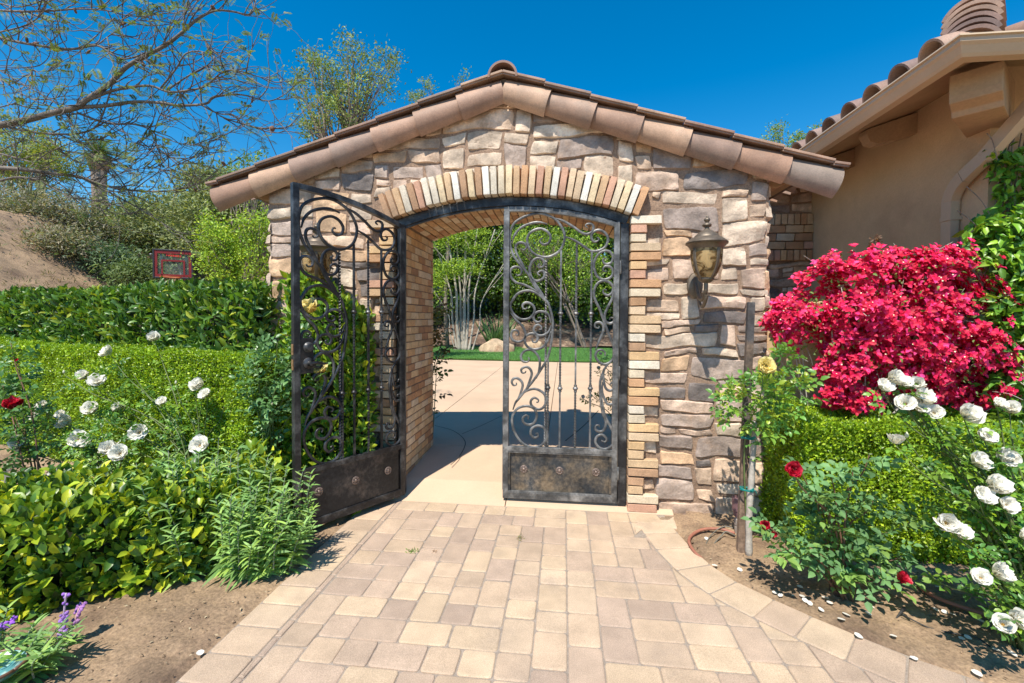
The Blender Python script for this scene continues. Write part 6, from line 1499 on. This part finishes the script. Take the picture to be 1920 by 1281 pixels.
# fallen petals
PET = []
for s in range(3):
    V = []; Fq = []; rr = random.Random(s)
    for j in range(5):
        for i in range(6):
            u_ = 2*i/5-1; t = j/4; w_ = math.sin(PI*(.15+.75*t))*.55; V.append((u_*w_, t-.5, .22*u_*u_*w_+.12*(t-.5)**2+.05*fbm(u_*2+s*9, t*2, s)))
    for j in range(4):
        for i in range(5): a_ = j*6+i; Fq.append((a_, a_+1, a_+7, a_+6))
    me = bpy.data.meshes.new('petal'); me.from_pydata(V, [], Fq); me.update(); me.polygons.foreach_set('use_smooth', np.ones(len(me.polygons), bool)); me.materials.append(M('petal_fallen', (.80, .77, .70), rough=.6, bump=0, var=.05, transl=.2, tcol=(1, 1, 1))); PET.append(me)
rd_ = random.Random(44)
pet = [(1453, 1111), (1463, 1116), (1547, 1120), (1556, 1130), (1635, 1140), (1652, 1130), (1628, 1150), (1675, 1192), (1587, 1152), (1578, 1161), (1672, 1056), (1500, 1100), (1505, 1118), (1518, 1131), (1510, 1126), (1755, 1143), (1771, 1147), (1787, 1152), (1838, 1163), (1803, 1197), (1815, 1195), (1870, 1219), (1898, 1225), (1714, 1234), (1832, 1262), (1760, 1100), (1610, 1192), (1540, 1143), (1340, 1060), (1387, 1068)]
for i, (u, v) in enumerate(pet):
    o = link(bpy.data.objects.new('fallen_petal', PET[i % 3])); o.location = G(u, v, .010); o.rotation_euler = (rd_.uniform(-.3, .3), rd_.uniform(-.3, .3), rd_.uniform(0, 6.28)); s_ = rd_.uniform(.024, .034); o.scale = (s_, s_, s_*.35)
    tag(o, 'fallen white rose petal on the bare soil right of the path', 'petal', 'fallen white petals beside the path')
for u, v, lab in ((375, 1224, 'white petal lying on the left edge of the paving'), (1325, 1010, 'white petal inside the loop of the hose'), (484, 1055, 'white petal on the left soil strip near the sage')):
    o = link(bpy.data.objects.new('fallen_petal', PET[0])); o.location = G(u, v, .010); o.rotation_euler = (.2, .1, rd_.uniform(0, 6)); o.scale = (.028,)*3; tag(o, lab, 'petal')
# sprouts in the paving joints
for u, v, s, lab, col in ((774, 1035, .035, 'tiny green weed growing in a paving joint left of centre', (.10, .17, .03)), (974, 1010, .03, 'tiny brownish weed in a paving joint near the closed leaf', (.13, .13, .04)), (815, 1035, .016, 'brown dry seed tuft on the paving beside the green weed', (.17, .09, .04))):
    p = G(u, v, 0); n = 26; w_ = thing('weed', lab, 'weed', p); leaves('blades', m_leafm, w_, np.array(p)+rnd(n, s*.5)*np.array([1, 1, 0])+np.array([0, 0, .002]), rnd(n)+np.array([0, 0, .5]), rnd(n)+np.array([0, 0, 1]), s*.6, .3, mixcol(n, [col]), 'small')
# stones on the left bed
for u, v, r, s, lab in ((8, 905, (.10, .08, .07), 3, 'dark rounded rock at the left edge behind the low hedge'), (22, 880, (.05, .045, .035), 4, 'small grey rock beside the dark rock at the left edge')):
    p = G(u, v, .03); boulder('rock', lab, p, r, s, m_rockd, cat='rock')
# glazed blue bowl at the lower left corner
bp_ = D(8, 1262, 1.72); bt2 = thing('glazed_bird_bath', 'weathered turquoise glazed dish with a brown rim at the lower left corner', 'bird bath', (bp_.x-.06, bp_.y, 0))
c0 = Vector((bp_.x-.06, bp_.y, bp_.z))
a = MB(); a.lathe([(0, -.035), (.05, -.032), (.085, -.012), (.100, .012), (.095, .014), (.08, -.002), (.05, -.018), (0, -.022)], c0, 32); a.build('dish', M('turquoise_glaze', (.10, .30, .33), rough=.3, var=.3, vs=14, bump=.2, bs=60, col2=(.45, .60, .58), c2s=16, c2lo=.45, c2hi=.55), bt2, smooth=True, auto=50)
a = MB(); a.tube([(c0.x+.1*math.cos(t), c0.y+.1*math.sin(t), c0.z+.014) for t in [2*PI*i/36 for i in range(37)]], .006, 6); a.build('rim', M('brown_glaze', (.16, .08, .05), rough=.4, bump=0), bt2, smooth=True)
a = MB(); a.lathe([(.0, 0), (.06, 0), (.05, .02), (.028, .04), (.028, c0.z-.03)], (c0.x, c0.y, -.02), 20); a.build('pedestal', m_rockd, bt2, smooth=True, auto=40)

# dry weeds scattered over the dirt slope, twigs and leaf litter on the beds
n = 900; hx = rng.uniform(-17, -9.8, n); hy = rng.uniform(2.5, 12, n); hz_ = np.array([H(a, b) for a, b in zip(hx, hy)])
kk = np.repeat(np.arange(n), 9); hp = np.stack([hx, hy, hz_], 1)[kk]+rnd(len(kk), .10)*np.array([1, 1, .3])
leaves('dry_weeds', m_leafm, None, hp, rnd(len(kk), .5)+np.array([0, 0, .7]), rnd(len(kk)), rng.uniform(.05, .16, len(kk)), .12, mixcol(len(kk), [(.20, .16, .09), (.14, .13, .06), (.09, .12, .035)]), 'quad')
tag(bpy.data.objects['dry_weeds'], 'sparse dry weeds dotting the bare dirt slope', 'weeds', kind='stuff')
n = 5200; lx_ = rng.uniform(-3.4, 3.6, n); ly_ = rng.uniform(-2.6, -.05, n)
ok = np.array([not in_path(a, b, .02) for a, b in zip(lx_, ly_)]); lx_, ly_ = lx_[ok], ly_[ok]; n = len(lx_); dens = np.array([fbm(a*2, b*2, 4) for a, b in zip(lx_, ly_)]) > -.05
lx_, ly_ = lx_[dens], ly_[dens]; n = len(lx_)
lp_ = np.stack([lx_, ly_, np.array([H(a, b)+.010*fbm(a*3, b*3, 1)+.012*fbm(a*14, b*14, 5) for a, b in zip(lx_, ly_)])+.008], 1)
leaves('leaf_litter', M('litter', attr=True, rough=.9, var=.1, fine=0, bump=0), None, lp_, rnd(n)*np.array([1, 1, .15]), rnd(n, .25)+np.array([0, 0, 1.]), rng.uniform(.006, .022, n), .45, mixcol(n, [(.20, .13, .08), (.34, .25, .15), (.12, .075, .045), (.42, .34, .22)]), 'small')
tag(bpy.data.objects['leaf_litter'], 'bits of dry leaf litter and chips on the bare beds', 'leaf litter', kind='stuff')
# soil clods
cm = MB(); rr = random.Random(77)
for _ in range(1500):
    x, y = rr.uniform(-3.2, 3.4), rr.uniform(-2.5, -.1)
    if in_path(x, y, .03): continue
    s = rr.choice([.004, .005, .007, .010]); z = H(x, y)+.010*fbm(x*3, y*3, 1)+.012*fbm(x*14, y*14, 5)+.002
    vs = [Vector(q).normalized()*s*rr.uniform(.7, 1.3)+Vector((x, y, z)) for q in ((1, 0, 0), (-1, 0, 0), (0, 1, 0), (0, -1, 0), (0, 0, 1), (0, 0, -1))]
    cm.add(vs, [(0, 2, 4), (2, 1, 4), (1, 3, 4), (3, 0, 4), (2, 0, 5), (1, 2, 5), (3, 1, 5), (0, 3, 5)])
tag(cm.build('soil_clods', m_soil), 'small soil clods and crumbs over the bare beds', 'soil crumbs', kind='stuff')
